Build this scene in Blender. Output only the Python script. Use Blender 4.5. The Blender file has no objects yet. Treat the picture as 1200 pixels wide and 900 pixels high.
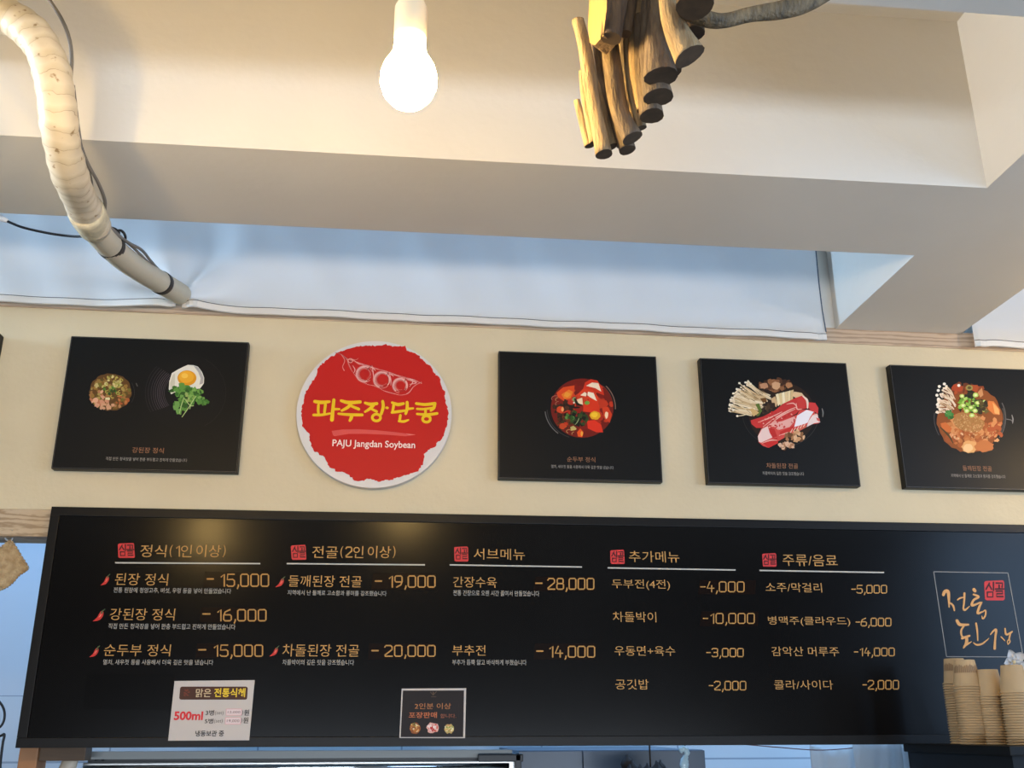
# -*- coding: utf-8 -*-
import bpy, bmesh, math, random
from mathutils import Vector, Matrix
from mathutils.geometry import tessellate_polygon

C = bpy.context.scene.collection
SC = bpy.context.scene
random.seed(7)

# ------------------------------------------------------------------ camera
EYE = Vector((0, 0, 1.55))
FPX = 1171.15
_pi, _ya, _ro = math.radians(19.151), math.radians(5.9735), math.radians(-0.1503)
_F = Vector((math.sin(_ya) * math.cos(_pi), math.cos(_ya) * math.cos(_pi), math.sin(_pi)))
_R0 = Vector((math.cos(_ya), -math.sin(_ya), 0)); _U0 = _R0.cross(_F)
_R = _R0 * math.cos(_ro) + _U0 * math.sin(_ro)
_U = _U0 * math.cos(_ro) - _R0 * math.sin(_ro)
cam = bpy.data.cameras.new('camera'); cam.sensor_fit = 'HORIZONTAL'; cam.sensor_width = 36; cam.lens = FPX * 36 / 1200
cam.clip_start = 0.05
camo = bpy.data.objects.new('camera', cam); C.objects.link(camo)
M = Matrix.Identity(4)
for i in range(3):
    M[i][0], M[i][1], M[i][2], M[i][3] = _R[i], _U[i], -_F[i], EYE[i]
camo.matrix_world = M
SC.camera = camo

# ------------------------------------------------------------------ world, lights, exposure
SC.view_settings.view_transform = 'Standard'
try: SC.view_settings.look = 'None'
except Exception: pass
SC.view_settings.exposure = 0.33
SC.view_settings.gamma = 1
SC.view_settings.use_curve_mapping = False
SC.cycles.use_denoising = True
SC.cycles.max_bounces = 8
w = bpy.data.worlds.new('sky'); SC.world = w; w.use_nodes = True
w.node_tree.nodes['Background'].inputs[0].default_value = (0.55, 0.72, 1.0, 1)
w.node_tree.nodes['Background'].inputs[1].default_value = 1.0

BULB_COL = (1.0, 0.64, 0.21)
BULB_L = 150.0

def area(name, loc, target, sx, sy, power, col, spread=180):
    l = bpy.data.lights.new(name, 'AREA'); l.shape = 'RECTANGLE'; l.size = sx; l.size_y = sy; l.energy = power; l.color = col; l.spread = math.radians(spread)
    o = bpy.data.objects.new(name, l); C.objects.link(o); o.location = loc
    o.rotation_euler = (Vector(target) - Vector(loc)).to_track_quat('-Z', 'Y').to_euler()
    return o
area('window_daylight_back', (0.3, -4.95, 0.52), (0.3, 0, 0.52), 6.0, 0.86, 225, (0.80, 0.89, 1.0))
area('window_daylight_right', (4.15, -0.25, 2.15), (0, -0.25, 2.15), 2.5, 1.9, 90, (0.40, 0.64, 1.0))
area('window_daylight_left', (-3.55, 1.74, 2.75), (0, 1.74, 2.75), 0.5, 0.9, 5.5, (0.90, 0.95, 1.0), 36)
area('transom_daylight_left', (-3.55, 2.76, 3.06), (1.4, 2.76, 3.06), 0.42, 0.46, 9, (0.45, 0.70, 1.0), 50)  # added light along the blind recess, turns the cross beam face blue
area('kitchen_tube_light', (-0.9, 4.0, 2.9), (-0.9, 4.0, 0), 2.6, 0.5, 20, (0.19, 0.50, 1.0))
area('transom_back_light', (-0.9, 3.62, 3.2), (-0.9, 3.0, 2.98), 4.6, 0.2, 7, (0.50, 0.72, 1.0))  # added light without a fitting, brightens the blind from behind
area('kitchen_tube_light', (1.9, 4.0, 2.9), (1.9, 4.0, 0), 1.6, 0.5, 30, (0.30, 0.58, 1.0))

# ------------------------------------------------------------------ pixel -> place
def ray(px, py):
    return _F + _R * ((px - 600) / FPX) - _U * ((py - 450) / FPX)
def onY(px, py, y):
    d = ray(px, py); return EYE + d * (y / d.y)
def onZ(px, py, z):
    d = ray(px, py); return EYE + d * ((z - EYE.z) / d.z)

# ------------------------------------------------------------------ materials
def lin(c):
    if isinstance(c, str):
        c = tuple(int(c[i:i + 2], 16) / 255 for i in (0, 2, 4))
    return tuple((v / 12.92 if v <= 0.04045 else ((v + 0.055) / 1.055) ** 2.4) for v in c)
MATS = {}
def mat(name, col, rough=0.6, metal=0.0, spec=0.5, var=0.0, scale=8.0, bump=0.0, bscale=40.0, stretch=None, col2=None, coat=0.0):
    if name in MATS: return MATS[name]
    m = bpy.data.materials.new(name); m.use_nodes = True
    nt = m.node_tree; b = nt.nodes['Principled BSDF']
    b.inputs['Roughness'].default_value = rough; b.inputs['Metallic'].default_value = metal
    b.inputs['Specular IOR Level'].default_value = spec
    if coat: b.inputs['Coat Weight'].default_value = coat
    c = lin(col); tc = nt.nodes.new('ShaderNodeTexCoord')
    src = tc.outputs['Object']
    if stretch:
        mp = nt.nodes.new('ShaderNodeMapping'); mp.inputs['Scale'].default_value = stretch
        nt.links.new(src, mp.inputs['Vector']); src = mp.outputs['Vector']
    if var or col2:
        n = nt.nodes.new('ShaderNodeTexNoise'); n.inputs['Scale'].default_value = scale; n.inputs['Detail'].default_value = 5
        nt.links.new(src, n.inputs['Vector'])
        r = nt.nodes.new('ShaderNodeValToRGB'); r.color_ramp.elements[0].position = 0.3; r.color_ramp.elements[1].position = 0.7
        d = lin(col2) if col2 else tuple(v * (1 - var) for v in c)
        r.color_ramp.elements[0].color = (*d, 1); r.color_ramp.elements[1].color = (*c, 1)
        nt.links.new(n.outputs['Fac'], r.inputs['Fac']); nt.links.new(r.outputs['Color'], b.inputs['Base Color'])
    else:
        b.inputs['Base Color'].default_value = (*c, 1)
    if bump:
        n2 = nt.nodes.new('ShaderNodeTexNoise'); n2.inputs['Scale'].default_value = bscale; n2.inputs['Detail'].default_value = 4
        nt.links.new(src, n2.inputs['Vector'])
        bp = nt.nodes.new('ShaderNodeBump'); bp.inputs['Strength'].default_value = bump; bp.inputs['Distance'].default_value = 0.01
        nt.links.new(n2.outputs['Fac'], bp.inputs['Height']); nt.links.new(bp.outputs['Normal'], b.inputs['Normal'])
    MATS[name] = m; return m

def wood_mat(name, c1, c2, axis_scale=(1.2, 14, 26), rough=0.6, dist=3.0, sc=1.0):
    m = bpy.data.materials.new(name); m.use_nodes = True; nt = m.node_tree; b = nt.nodes['Principled BSDF']
    tc = nt.nodes.new('ShaderNodeTexCoord'); mp = nt.nodes.new('ShaderNodeMapping'); mp.inputs['Scale'].default_value = axis_scale
    nt.links.new(tc.outputs['Object'], mp.inputs['Vector'])
    wv = nt.nodes.new('ShaderNodeTexWave'); wv.bands_direction = 'Z'; wv.inputs['Scale'].default_value = sc
    wv.inputs['Distortion'].default_value = dist; wv.inputs['Detail'].default_value = 5; wv.inputs['Detail Scale'].default_value = 1.3; wv.inputs['Detail Roughness'].default_value = 0.6
    nt.links.new(mp.outputs['Vector'], wv.inputs['Vector'])
    r = nt.nodes.new('ShaderNodeValToRGB'); r.color_ramp.elements[0].color = (*lin(c2), 1); r.color_ramp.elements[1].color = (*lin(c1), 1)
    r.color_ramp.elements[0].position = 0.05; r.color_ramp.elements[1].position = 0.5
    nt.links.new(wv.outputs['Fac'], r.inputs['Fac']); nt.links.new(r.outputs['Color'], b.inputs['Base Color'])
    b.inputs['Roughness'].default_value = rough
    MATS[name] = m; return m

plaster = mat('beam_paint', 'dcd8d0', 0.8, var=0.05, scale=3, bump=0.12, bscale=25)
wallpaint = mat('cream_wall_paint', 'd2c2a1', 0.75, var=0.07, scale=5, bump=0.15, bscale=60)
ceilpaint = mat('ceiling_paint', 'dcd8d0', 0.85, bump=0.1, bscale=30)
floorm = mat('floor_tiles', '868482', 0.5, var=0.1, scale=4)
backwall = mat('room_wall_paint', '7a7268', 0.85, var=0.1, scale=3)
trimwood = wood_mat('trim_wood', 'bfa78d', 'a08870', (2.2, 6, 20), 0.6, 8.0, 1.0)
lintelwood = wood_mat('lintel_wood', 'bfa88a', '9c8365', (3.0, 6, 16), 0.65, 11.0, 1.0)
postwood = wood_mat('post_wood', '9a6a42', '6f4527', (30, 8, 1.2), 0.55, 3.0, 1.0)
blackframe = mat('black_frame', '0f0d0c', 0.4, spec=0.2, bump=0.05)
blackedge = mat('black_canvas_edge', '1b1816', 0.5)
canvasm = mat('black_print', '0f0e0d', 0.42, spec=0.18, bump=0.03, bscale=300)
steel = mat('brushed_steel', 'b9b9b6', 0.3, metal=0.85, stretch=(1, 30, 30), bump=0.03)
darkgrey = mat('dark_plastic', '191a1d', 0.45)
gold = 'b5864a'

# board panel: satin black plastic film, soft smudgy gloss
def panel_mat():
    m = bpy.data.materials.new('board_film'); m.use_nodes = True; nt = m.node_tree; b = nt.nodes['Principled BSDF']
    b.inputs['Base Color'].default_value = (*lin('0b0a0a'), 1); b.inputs['Specular IOR Level'].default_value = 0.15
    n = nt.nodes.new('ShaderNodeTexNoise'); n.inputs['Scale'].default_value = 2.5; n.inputs['Detail'].default_value = 4
    tc = nt.nodes.new('ShaderNodeTexCoord'); nt.links.new(tc.outputs['Object'], n.inputs['Vector'])
    mr = nt.nodes.new('ShaderNodeMapRange'); mr.inputs[3].default_value = 0.18; mr.inputs[4].default_value = 0.23
    nt.links.new(n.outputs['Fac'], mr.inputs[0]); nt.links.new(mr.outputs[0], b.inputs['Roughness'])
    MATS['board_film'] = m; return m
boardfilm = panel_mat()

def ink_mat(name, rough=0.45):
    m = bpy.data.materials.new(name); m.use_nodes = True; nt = m.node_tree; b = nt.nodes['Principled BSDF']
    a = nt.nodes.new('ShaderNodeVertexColor'); a.layer_name = 'Col'
    nt.links.new(a.outputs['Color'], b.inputs['Base Color']); b.inputs['Roughness'].default_value = rough
    b.inputs['Specular IOR Level'].default_value = 0.18
    return m
ink = ink_mat('printed_ink')

# ------------------------------------------------------------------ object helpers
def link(name, me, m=None, parent=None):
    o = bpy.data.objects.new(name, me); C.objects.link(o)
    if m and not me.materials: me.materials.append(m)
    if parent: o.parent = parent
    return o
def tag(o, label=None, cat=None, group=None, kind=None):
    if label: o['label'] = label
    if cat: o['category'] = cat
    if group: o['group'] = group
    if kind: o['kind'] = kind
    return o
def empty(name, loc, label, cat, group=None):
    o = bpy.data.objects.new(name, None); C.objects.link(o); o.location = loc; o.empty_display_size = 0.05
    return tag(o, label, cat, group)
def finish(o, smooth=False):
    if smooth:
        for p in o.data.polygons: p.use_smooth = True
    return o
def child(name, bm, m, parent, smooth=False):
    """bm holds world coordinates; the mesh is stored relative to its (unrotated) root"""
    me = bpy.data.meshes.new(name); 
    off = Vector((0, 0, 0)); p = parent
    while p: off += p.location; p = p.parent
    bmesh.ops.translate(bm, verts=bm.verts, vec=-off)
    bm.to_mesh(me); bm.free()
    return finish(link(name, me, m, parent), smooth)
def box_bm(x0, x1, y0, y1, z0, z1, bev=0.0, bm=None):
    b = bm or bmesh.new()
    r = bmesh.ops.create_cube(b, size=1)
    for v in r['verts']:
        v.co = Vector(((x0 + x1) / 2 + v.co.x * (x1 - x0), (y0 + y1) / 2 + v.co.y * (y1 - y0), (z0 + z1) / 2 + v.co.z * (z1 - z0)))
    if bev:
        es = list({e for v in r['verts'] for e in v.link_edges})
        bmesh.ops.bevel(b, geom=es, offset=bev, segments=2, affect='EDGES', profile=0.7)
    return b
def struct(name, bm, m):
    o = child(name, bm, m, None); o['kind'] = 'structure'; return o

def spline(pts, n=8):
    """Catmull-Rom through tuples of any length"""
    out = []; P = [pts[0]] + list(pts) + [pts[-1]]
    for i in range(1, len(P) - 2):
        a, b, c, d = P[i - 1], P[i], P[i + 1], P[i + 2]
        for k in range(n):
            t = k / n
            out.append(tuple(0.5 * (2 * b[j] + (c[j] - a[j]) * t + (2 * a[j] - 5 * b[j] + 4 * c[j] - d[j]) * t * t + (3 * b[j] - a[j] - 3 * c[j] + d[j]) * t ** 3) for j in range(len(b))))
    out.append(tuple(pts[-1])); return out
def tube_bm(pts, rad, seg=12, caps=True, bm=None, lump=0.0, seed=0):
    """pts: Vectors; rad: float or list"""
    rnd = random.Random(seed)
    b = bm or bmesh.new(); uv = b.loops.layers.uv.verify()
    pts = [Vector(p) for p in pts]; N = len(pts)
    if not isinstance(rad, (list, tuple)): rad = [rad] * N
    tan = [(pts[min(i + 1, N - 1)] - pts[max(i - 1, 0)]).normalized() for i in range(N)]
    up = Vector((0, 0, 1)) if abs(tan[0].z) < 0.9 else Vector((1, 0, 0))
    nrm = (up - tan[0] * up.dot(tan[0])).normalized()
    rings = []; L = 0; Ls = []
    ph = [rnd.uniform(0, 6.28) for _ in range(4)]
    for i in range(N):
        if i: L += (pts[i] - pts[i - 1]).length
        Ls.append(L)
        nrm = (nrm - tan[i] * nrm.dot(tan[i])).normalized(); bi = tan[i].cross(nrm)
        ring = []
        for k in range(seg):
            a = 2 * math.pi * k / seg
            r = rad[i] * (1 + lump * (0.5 * math.sin(2 * a + ph[0] + 9 * L) + 0.35 * math.sin(3 * a + ph[1] - 14 * L) + 0.5 * math.sin(31 * L + ph[2])))
            ring.append(b.verts.new(pts[i] + nrm * (math.cos(a) * r) + bi * (math.sin(a) * r)))
        rings.append(ring)
    for i in range(N - 1):
        for k in range(seg):
            k2 = (k + 1) % seg
            f = b.faces.new((rings[i][k], rings[i][k2], rings[i + 1][k2], rings[i + 1][k]))
            uvs = ((Ls[i], k / seg), (Ls[i], (k + 1) / seg), (Ls[i + 1], (k + 1) / seg), (Ls[i + 1], k / seg))
            for lp, u in zip(f.loops, uvs): lp[uv].uv = u
            f.smooth = True
    if caps:
        f0 = b.faces.new(list(reversed(rings[0]))); f1 = b.faces.new(rings[-1])
        f0.material_index = f1.material_index = 0
    return b
def lathe_bm(profile, center, seg=28, bm=None):
    """profile: (r, z) from bottom to top about the vertical through center"""
    b = bm or bmesh.new(); cx, cy, cz = center; rings = []
    for r, z in profile:
        if r < 1e-6: rings.append([b.verts.new((cx, cy, cz + z))])
        else: rings.append([b.verts.new((cx + r * math.cos(2 * math.pi * k / seg), cy + r * math.sin(2 * math.pi * k / seg), cz + z)) for k in range(seg)])
    for a, c in zip(rings, rings[1:]):
        for k in range(seg):
            k2 = (k + 1) % seg
            if len(a) == 1 and len(c) == 1: continue
            if len(a) == 1: f = b.faces.new((a[0], c[k2], c[k]))
            elif len(c) == 1: f = b.faces.new((a[k], a[k2], c[0]))
            else: f = b.faces.new((a[k], a[k2], c[k2], c[k]))
            f.smooth = True
    bmesh.ops.recalc_face_normals(b, faces=b.faces)
    return b

# ------------------------------------------------------------------ printing on upright panels
class Print:
    """coloured flat shapes printed on the plane y = Y; pixel coordinates of the photograph give the places"""
    def __init__(self, Y, step=0.00004, base=0.0004):
        self.Y = Y; self.polys = []; self.step = step; self.base = base; self.map = None; self.layer = 0; self.hold = False
    def pt(self, x, y):
        if self.map: x, y = self.map(x, y)
        p = onY(x, y, self.Y); return p.x, p.z
    def poly(self, pts, col):
        self.layer += 1; self.polys.append(([self.pt(*p) for p in pts], lin(col), self.layer)); return self
    def disc(self, cx, cy, rx, ry=None, col='ffffff', jag=0.0, n=28, rot=0.0, seed=None):
        ry = ry or rx; rnd = random.Random(seed if seed is not None else len(self.polys))
        ps = []
        for k in range(n):
            a = 2 * math.pi * k / n; j = 1 + rnd.uniform(-jag, jag)
            x, y = rx * j * math.cos(a), ry * j * math.sin(a)
            ps.append((cx + x * math.cos(rot) - y * math.sin(rot), cy + x * math.sin(rot) + y * math.cos(rot)))
        return self.poly(ps, col)
    def ribbon(self, pts, wd, col, smooth=True, n=5, caps=True):
        if not isinstance(wd, (list, tuple)): wd = [wd] * len(pts)
        self.layer += 1; self.hold = True
        q = [(p[0], p[1], ww) for p, ww in zip(pts, wd)]
        if smooth and len(q) > 2: q = spline(q, n)
        L, Rr = [], []
        for i, (x, y, ww) in enumerate(q):
            a, c = q[max(i - 1, 0)], q[min(i + 1, len(q) - 1)]
            dx, dy = c[0] - a[0], c[1] - a[1]; l = math.hypot(dx, dy) or 1
            nx, ny = -dy / l * ww / 2, dx / l * ww / 2
            L.append((x + nx, y + ny)); Rr.append((x - nx, y - ny))
        for i in range(len(q) - 1):
            self.poly([L[i], L[i + 1], Rr[i + 1], Rr[i]], col)
        if caps:
            for x, y, ww in (q[0], q[-1]):
                self.disc(x, y, ww / 2, ww / 2, col, n=10)
        self.hold = False
        return self
    def ring(self, cx, cy, rx, ry, wd, col, a0=0.0, a1=2 * math.pi, n=36):
        ps = [(cx + rx * math.cos(a0 + (a1 - a0) * k / n), cy + ry * math.sin(a0 + (a1 - a0) * k / n)) for k in range(n + 1)]
        return self.ribbon(ps, wd, col, smooth=False, caps=False)
    def build(self, name, parent, m=None, label=None):
        b = bmesh.new(); lay = b.loops.layers.float_color.new('Col')
        step = min(self.step, max(0.0009 / max(1, self.layer), 1.6e-6))
        for ps, c, i in self.polys:
            y = self.Y - self.base - step * i
            vs = [b.verts.new((x, y, z)) for x, z in ps]
            for t in tessellate_polygon([[Vector((x, z, 0)) for x, z in ps]]):
                try: f = b.faces.new([vs[k] for k in t])
                except ValueError: continue
                f.normal_update()
                if f.normal.y > 0: f.normal_flip()
                for lp in f.loops: lp[lay] = (*c, 1)
        o = child(name, b, m or ink, parent)
        if label: o['label'] = label
        return o

def glyphs(s, bold=0.0):
    c = bpy.data.curves.new('text', 'FONT'); c.body = s; c.size = 1; c.offset = bold; c.resolution_u = 3
    o = bpy.data.objects.new('text', c); C.objects.link(o)
    bpy.context.view_layer.update()
    me = bpy.data.meshes.new_from_object(o.evaluated_get(bpy.context.evaluated_depsgraph_get()))
    bpy.data.objects.remove(o); bpy.data.curves.remove(c)
    return me
TXT = {}
def txtmat(col, rough=0.5):
    k = 'lettering_' + col
    return mat(k, col, rough, spec=0.3)
def text(s, x0, x1, yt, yb, Y, col, parent, name, bold=0.0, off=0.0009, sub=False):
    me = glyphs(s, bold)
    xs = [v.co.x for v in me.vertices]; ys = [v.co.y for v in me.vertices]
    ax, bx, ay, by = min(xs), max(xs), min(ys), max(ys)
    ym, xm = (yt + yb) / 2, (x0 + x1) / 2
    Lx, Rx = onY(x0, ym, Y).x, onY(x1, ym, Y).x
    Tz, Bz = onY(xm, yt, Y).z, onY(xm, yb, Y).z
    offp = Vector((0, 0, 0)); p = parent
    while p: offp += p.location; p = p.parent
    for v in me.vertices:
        x = Lx + (v.co.x - ax) / (bx - ax) * (Rx - Lx); z = Bz + (v.co.y - ay) / (by - ay) * (Tz - Bz)
        v.co = Vector((x, Y - off, z)) - offp
    me.name = name; me.materials.clear()
    return link(name, me, txtmat(col), parent)

DIG = {
    '0': [[(.1, 0), (.5, 0), (.6, .1), (.6, .9), (.5, 1), (.1, 1), (0, .9), (0, .1), (.1, 0), (.2, 0)]],
    '1': [[(.1, .78), (.34, 1), (.34, 0)]],
    '2': [[(0, .86), (.1, 1), (.48, 1), (.6, .88), (.6, .62), (0, .1), (0, 0), (.62, 0)]],
    '3': [[(0, .9), (.1, 1), (.5, 1), (.6, .9), (.6, .62), (.5, .52), (.2, .52)], [(.5, .52), (.6, .42), (.6, .1), (.5, 0), (.1, 0), (0, .1)]],
    '4': [[(.25, 1), (0, .36), (.62, .36)], [(.42, .62), (.42, 0)]],
    '5': [[(.58, 1), (.06, 1), (.02, .55), (.46, .58), (.6, .46), (.6, .12), (.48, 0), (.1, 0), (0, .1)]],
    '6': [[(.5, 1), (.12, .8), (0, .5), (0, .1), (.1, 0), (.5, 0), (.6, .1), (.6, .44), (.5, .54), (.05, .54)]],
    '8': [[(.12, .53), (.03, .62), (.03, .9), (.12, 1), (.48, 1), (.57, .9), (.57, .62), (.48, .53), (.12, .53), (0, .43), (0, .1), (.1, 0), (.5, 0), (.6, .1), (.6, .43), (.48, .53)]],
    '9': [[(.55, .46), (.1, .46), (0, .56), (0, .9), (.1, 1), (.5, 1), (.6, .9), (.6, .5), (.5, .2), (.15, 0)]],
    ',': [[(.1, .1), (.1, 0), (.02, -.2)]],
    '-': [[(0, .5), (.4, .5)]],
    ' ': [],
}
ADV = {',': .3, '1': .56, '-': .58, ' ': .5}
def digits(s, x0, x1, yt, yb, Y, col, parent, name, wpx=1.6, off=0.0010):
    """square rounded monoline numerals"""
    tot = sum(ADV.get(ch, .82) for ch in s) - .2
    pr = Print(Y, step=0.000002, base=off); cx = 0
    for ch in s:
        for st in DIG[ch]:
            pr.ribbon([(x0 + (cx + a) / tot * (x1 - x0), yb + wpx / 2 - wpx * 0.5 - b_ * (yb - yt)) for a, b_ in st], wpx, col, smooth=False)
        cx += ADV.get(ch, .82)
    return pr.build(name, parent)

# ================================================================== THE SETTING
SOF, CEIL = 2.842, 3.35
WALL = 3.03
struct('floor', box_bm(-3.7, 4.3, -5.1, 5.2, -0.1, 0), floorm)
struct('ceiling', box_bm(-3.7, 4.3, -5.1, 5.2, CEIL, CEIL + 0.1), ceilpaint)
struct('beam_front', box_bm(-3.6, 1.425, 2.085, 2.465, SOF, CEIL), plaster)
struct('beam_cross', box_bm(1.425, 1.874, -5.0, WALL - .005, SOF, CEIL), plaster)
struct('beam_rear', box_bm(-3.6, 1.425, 1.0, 1.47, SOF, CEIL), plaster)  # unseen beam, added to keep back daylight off the upper front beam
TOP = lambda x: 2.8015 - 0.0078 * x     # the wall's upper edge runs slightly out of level
def sloped(x0, x1, y0, y1, z0, z1):
    b = bmesh.new(); v = [b.verts.new(p) for p in ((x0, y0, z0(x0)), (x1, y0, z0(x1)), (x1, y1, z0(x1)), (x0, y1, z0(x0)), (x0, y0, z1(x0)), (x1, y0, z1(x1)), (x1, y1, z1(x1)), (x0, y1, z1(x0)))]
    for f in ((3, 2, 1, 0), (4, 5, 6, 7), (0, 1, 5, 4), (1, 2, 6, 5), (2, 3, 7, 6), (3, 0, 4, 7)): b.faces.new([v[i] for i in f])
    return b
struct('wall_front', sloped(-3.6, 4.2, WALL, WALL + 0.12, lambda x: 2.17, TOP), wallpaint)
struct('trim_1', sloped(-3.6, 4.2, WALL - 0.004, WALL + 0.124, TOP, lambda x: SOF + .004), trimwood)
struct('trim_6', box_bm(1.372, 1.5, WALL - .002, WALL + .12, SOF + .004, CEIL), plaster)  # pale panel added behind the blind's side gap to lighten it
struct('trim_2', box_bm(-3.6, 4.2, WALL, WALL + 0.12, 2.09, 2.17, 0.003), lintelwood)
b = bmesh.new()
for y0_, y1_, z0_, z1_ in ((-5.1, -2.25, 0, CEIL), (-2.25, 1.49, 0, CEIL), (1.49, 1.99, 0, 2.3), (1.49, 1.99, 3.2, CEIL), (1.99, 2.52, 0, CEIL), (2.52, 3.0, 0, 2.84), (2.52, 3.0, 3.29, CEIL), (3.0, 5.2, 0, CEIL)):
    box_bm(-3.7, -3.6, y0_, y1_, z0_, z1_, bm=b)
struct('wall_left', b, backwall)
b = box_bm(4.2, 4.3, -5.1, -1.5, 0, CEIL); box_bm(4.2, 4.3, 1.0, 5.2, 0, CEIL, bm=b)
box_bm(4.2, 4.3, -1.5, 1.0, 0, 1.2, bm=b); box_bm(4.2, 4.3, -1.5, 1.0, 3.1, CEIL, bm=b); struct('wall_right', b, backwall)
b = box_bm(-3.7, -2.8, -5.1, -5, 0, CEIL); box_bm(3.4, 4.3, -5.1, -5, 0, CEIL, bm=b)
box_bm(-2.8, 3.4, -5.1, -5, 0, 0.08, bm=b); box_bm(-2.8, 3.4, -5.1, -5, 0.97, CEIL, bm=b); struct('wall_back', b, backwall)
def tile_mat():
    m = bpy.data.materials.new('kitchen_tiles'); m.use_nodes = True; nt = m.node_tree; bs = nt.nodes['Principled BSDF']
    tc = nt.nodes.new('ShaderNodeTexCoord'); sp = nt.nodes.new('ShaderNodeSeparateXYZ'); cb = nt.nodes.new('ShaderNodeCombineXYZ')
    nt.links.new(tc.outputs['Object'], sp.inputs[0]); nt.links.new(sp.outputs['X'], cb.inputs['X']); mz = nt.nodes.new('ShaderNodeMath'); mz.inputs[1].default_value = -0.08; nt.links.new(sp.outputs['Z'], mz.inputs[0]); nt.links.new(mz.outputs[0], cb.inputs['Y'])
    br = nt.nodes.new('ShaderNodeTexBrick'); br.offset = 0; br.inputs['Scale'].default_value = 1
    br.inputs['Brick Width'].default_value = 0.62; br.inputs['Row Height'].default_value = 0.27; br.inputs['Mortar Size'].default_value = 0.004
    br.inputs['Color1'].default_value = (*lin('d6dbe2'), 1); br.inputs['Color2'].default_value = (*lin('d9dee4'), 1); br.inputs['Mortar'].default_value = (*lin('a2abb8'), 1)
    nt.links.new(cb.outputs[0], br.inputs['Vector']); nt.links.new(br.outputs['Color'], bs.inputs['Base Color'])
    bs.inputs['Roughness'].default_value = 0.25
    return m
tiles = tile_mat()
struct('wall_kitchen', box_bm(-3.6, 4.2, 4.7, 4.8, 0, 1.70), tiles)
struct('wall_kitchen_upper', box_bm(-3.6, 4.2, 4.703, 4.8, 1.70, CEIL), mat('kitchen_paint', 'd6dbe2', .5))
b = box_bm(-3.6, 4.2, WALL, WALL + 0.12, 0, 0.95); struct('wall_counter', b, wallpaint)
pl_, pr_ = onY(25, 885, 3.07).x, onY(47, 885, 3.07).x
struct('trim_3', box_bm(pl_, pr_, 3.05, 3.13, 0.95, 2.09, 0.003), postwood)
struct('trim_4', box_bm(pr_, onY(100, 885, 3.06).x, 3.06, 3.12, 1.475, 1.52, 0.003), mat('dark_rail_wood', '5c452f', 0.6, var=0.3, scale=6, stretch=(2, 20, 20)))
struct('trim_5', box_bm(2.3, 2.4, 3.05, 3.13, 0.95, 2.09, 0.003), postwood)

# ================================================================== MENU BOARD
BY = 2.99
bl, br_, bt, bb = -1.036, 2.36, 2.171, 1.510
board = empty('menu_board', (0.6, WALL, 1.51), 'wide black framed menu board with gold lettering below the food pictures', 'menu board')
bw = 0.026
fb = bmesh.new()
for (x0, x1, z0, z1) in ((bl, br_, bt - bw, bt), (bl, br_, bb, bb + bw), (bl, bl + bw, bb + bw, bt - bw), (br_ - bw, br_, bb + bw, bt - bw)):
    box_bm(x0, x1, BY - 0.0018, WALL - 0.0005, z0, z1, 0.0015, bm=fb)
child('frame', fb, blackframe, board)
child('panel', box_bm(bl + bw + 0.0018, br_ - bw - 0.0018, BY, WALL - 0.004, bb + bw + 0.0012, bt - bw - 0.0018), boardfilm, board)
child('backing', box_bm(bl + .005, br_ - .005, BY + .008, WALL - .002, bb + .005, bt - .005), blackedge, board)

def stamp(x0, x1, y0, y1, Y, parent):
    pr = Print(Y, base=0.0006); w_, h_ = x1 - x0, y1 - y0
    pts = []
    rnd = random.Random(int(x0))
    for cx, cy, a in ((x1 - w_ * .14, y0 + h_ * .12, -90), (x1 - w_ * .1, y1 - h_ * .1, 0), (x0 + w_ * .14, y1 - h_ * .1, 90), (x0 + w_ * .1, y0 + h_ * .16, 180)):
        for k in range(5):
            t = math.radians(a + 22.5 * k); pts.append((cx + w_ * .1 * math.cos(t) + rnd.uniform(-.2, .2), cy + h_ * .1 * math.sin(t) + rnd.uniform(-.2, .2)))
    pr.poly(pts, 'c93a3a')
    g = lambda u, v: (x0 + u * w_, y0 + v * h_)
    d = '3a1616'; t = w_ * 0.055
    for st in ([(.26, .16), (.1, .46)], [(.24, .24), (.36, .46)], [(.45, .12), (.45, .52)], [(.16, .6), (.42, .6), (.42, .84), (.16, .84), (.16, .6)],
               [(.58, .16), (.88, .16), (.86, .36)], [(.72, .26), (.72, .42)], [(.54, .45), (.94, .45)],
               [(.58, .55), (.88, .55), (.88, .68), (.6, .68), (.6, .82), (.9, .82)]):
        pr.ribbon([g(*p) for p in st], t * 1.4, d, smooth=False)
    return pr.build('stamp_mark', parent, label='red square stamp with two carved syllables')
def rule(x0, y0, x1, y1, parent, col='b9b4ab', wd=1.6, name='rule_line'):
    return Print(BY, base=0.0006).ribbon([(x0, y0), (x1, y1)], wd, col, smooth=False, caps=False).build(name, parent)
def chili(x0, x1, y0, y1, parent):
    pr = Print(BY, base=0.0006); w_, h_ = x1 - x0, y1 - y0
    g = lambda u, v: (x0 + u * w_, y0 + v * h_)
    pr.ribbon([g(.74, .3), g(.66, .5), g(.45, .78), g(.0, 1)], [w_ * .3, w_ * .38, w_ * .3, .4], 'c4342e')
    pr.ribbon([g(.70, .36), g(.62, .55), g(.5, .68)], [.5, w_ * .1, .4], 'e57a6a')
    pr.ribbon([g(.74, .3), g(.8, .16), g(1, .0)], [w_ * .18, w_ * .1, w_ * .08], '4c5a3a')
    return pr.build('chili_mark', parent, label='small red chili pepper drawing')
def sticker(x0, x1, y0, y1, parent, col='150c08'):
    return Print(BY, base=0.0003).poly([(x0, y0), (x1, y0), (x1 - 1, y1), (x0 - 2, y1)], col).build('price_sticker', parent, mat_sticker)
mat_sticker = ink_mat('sticker_film', 0.24)
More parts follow.
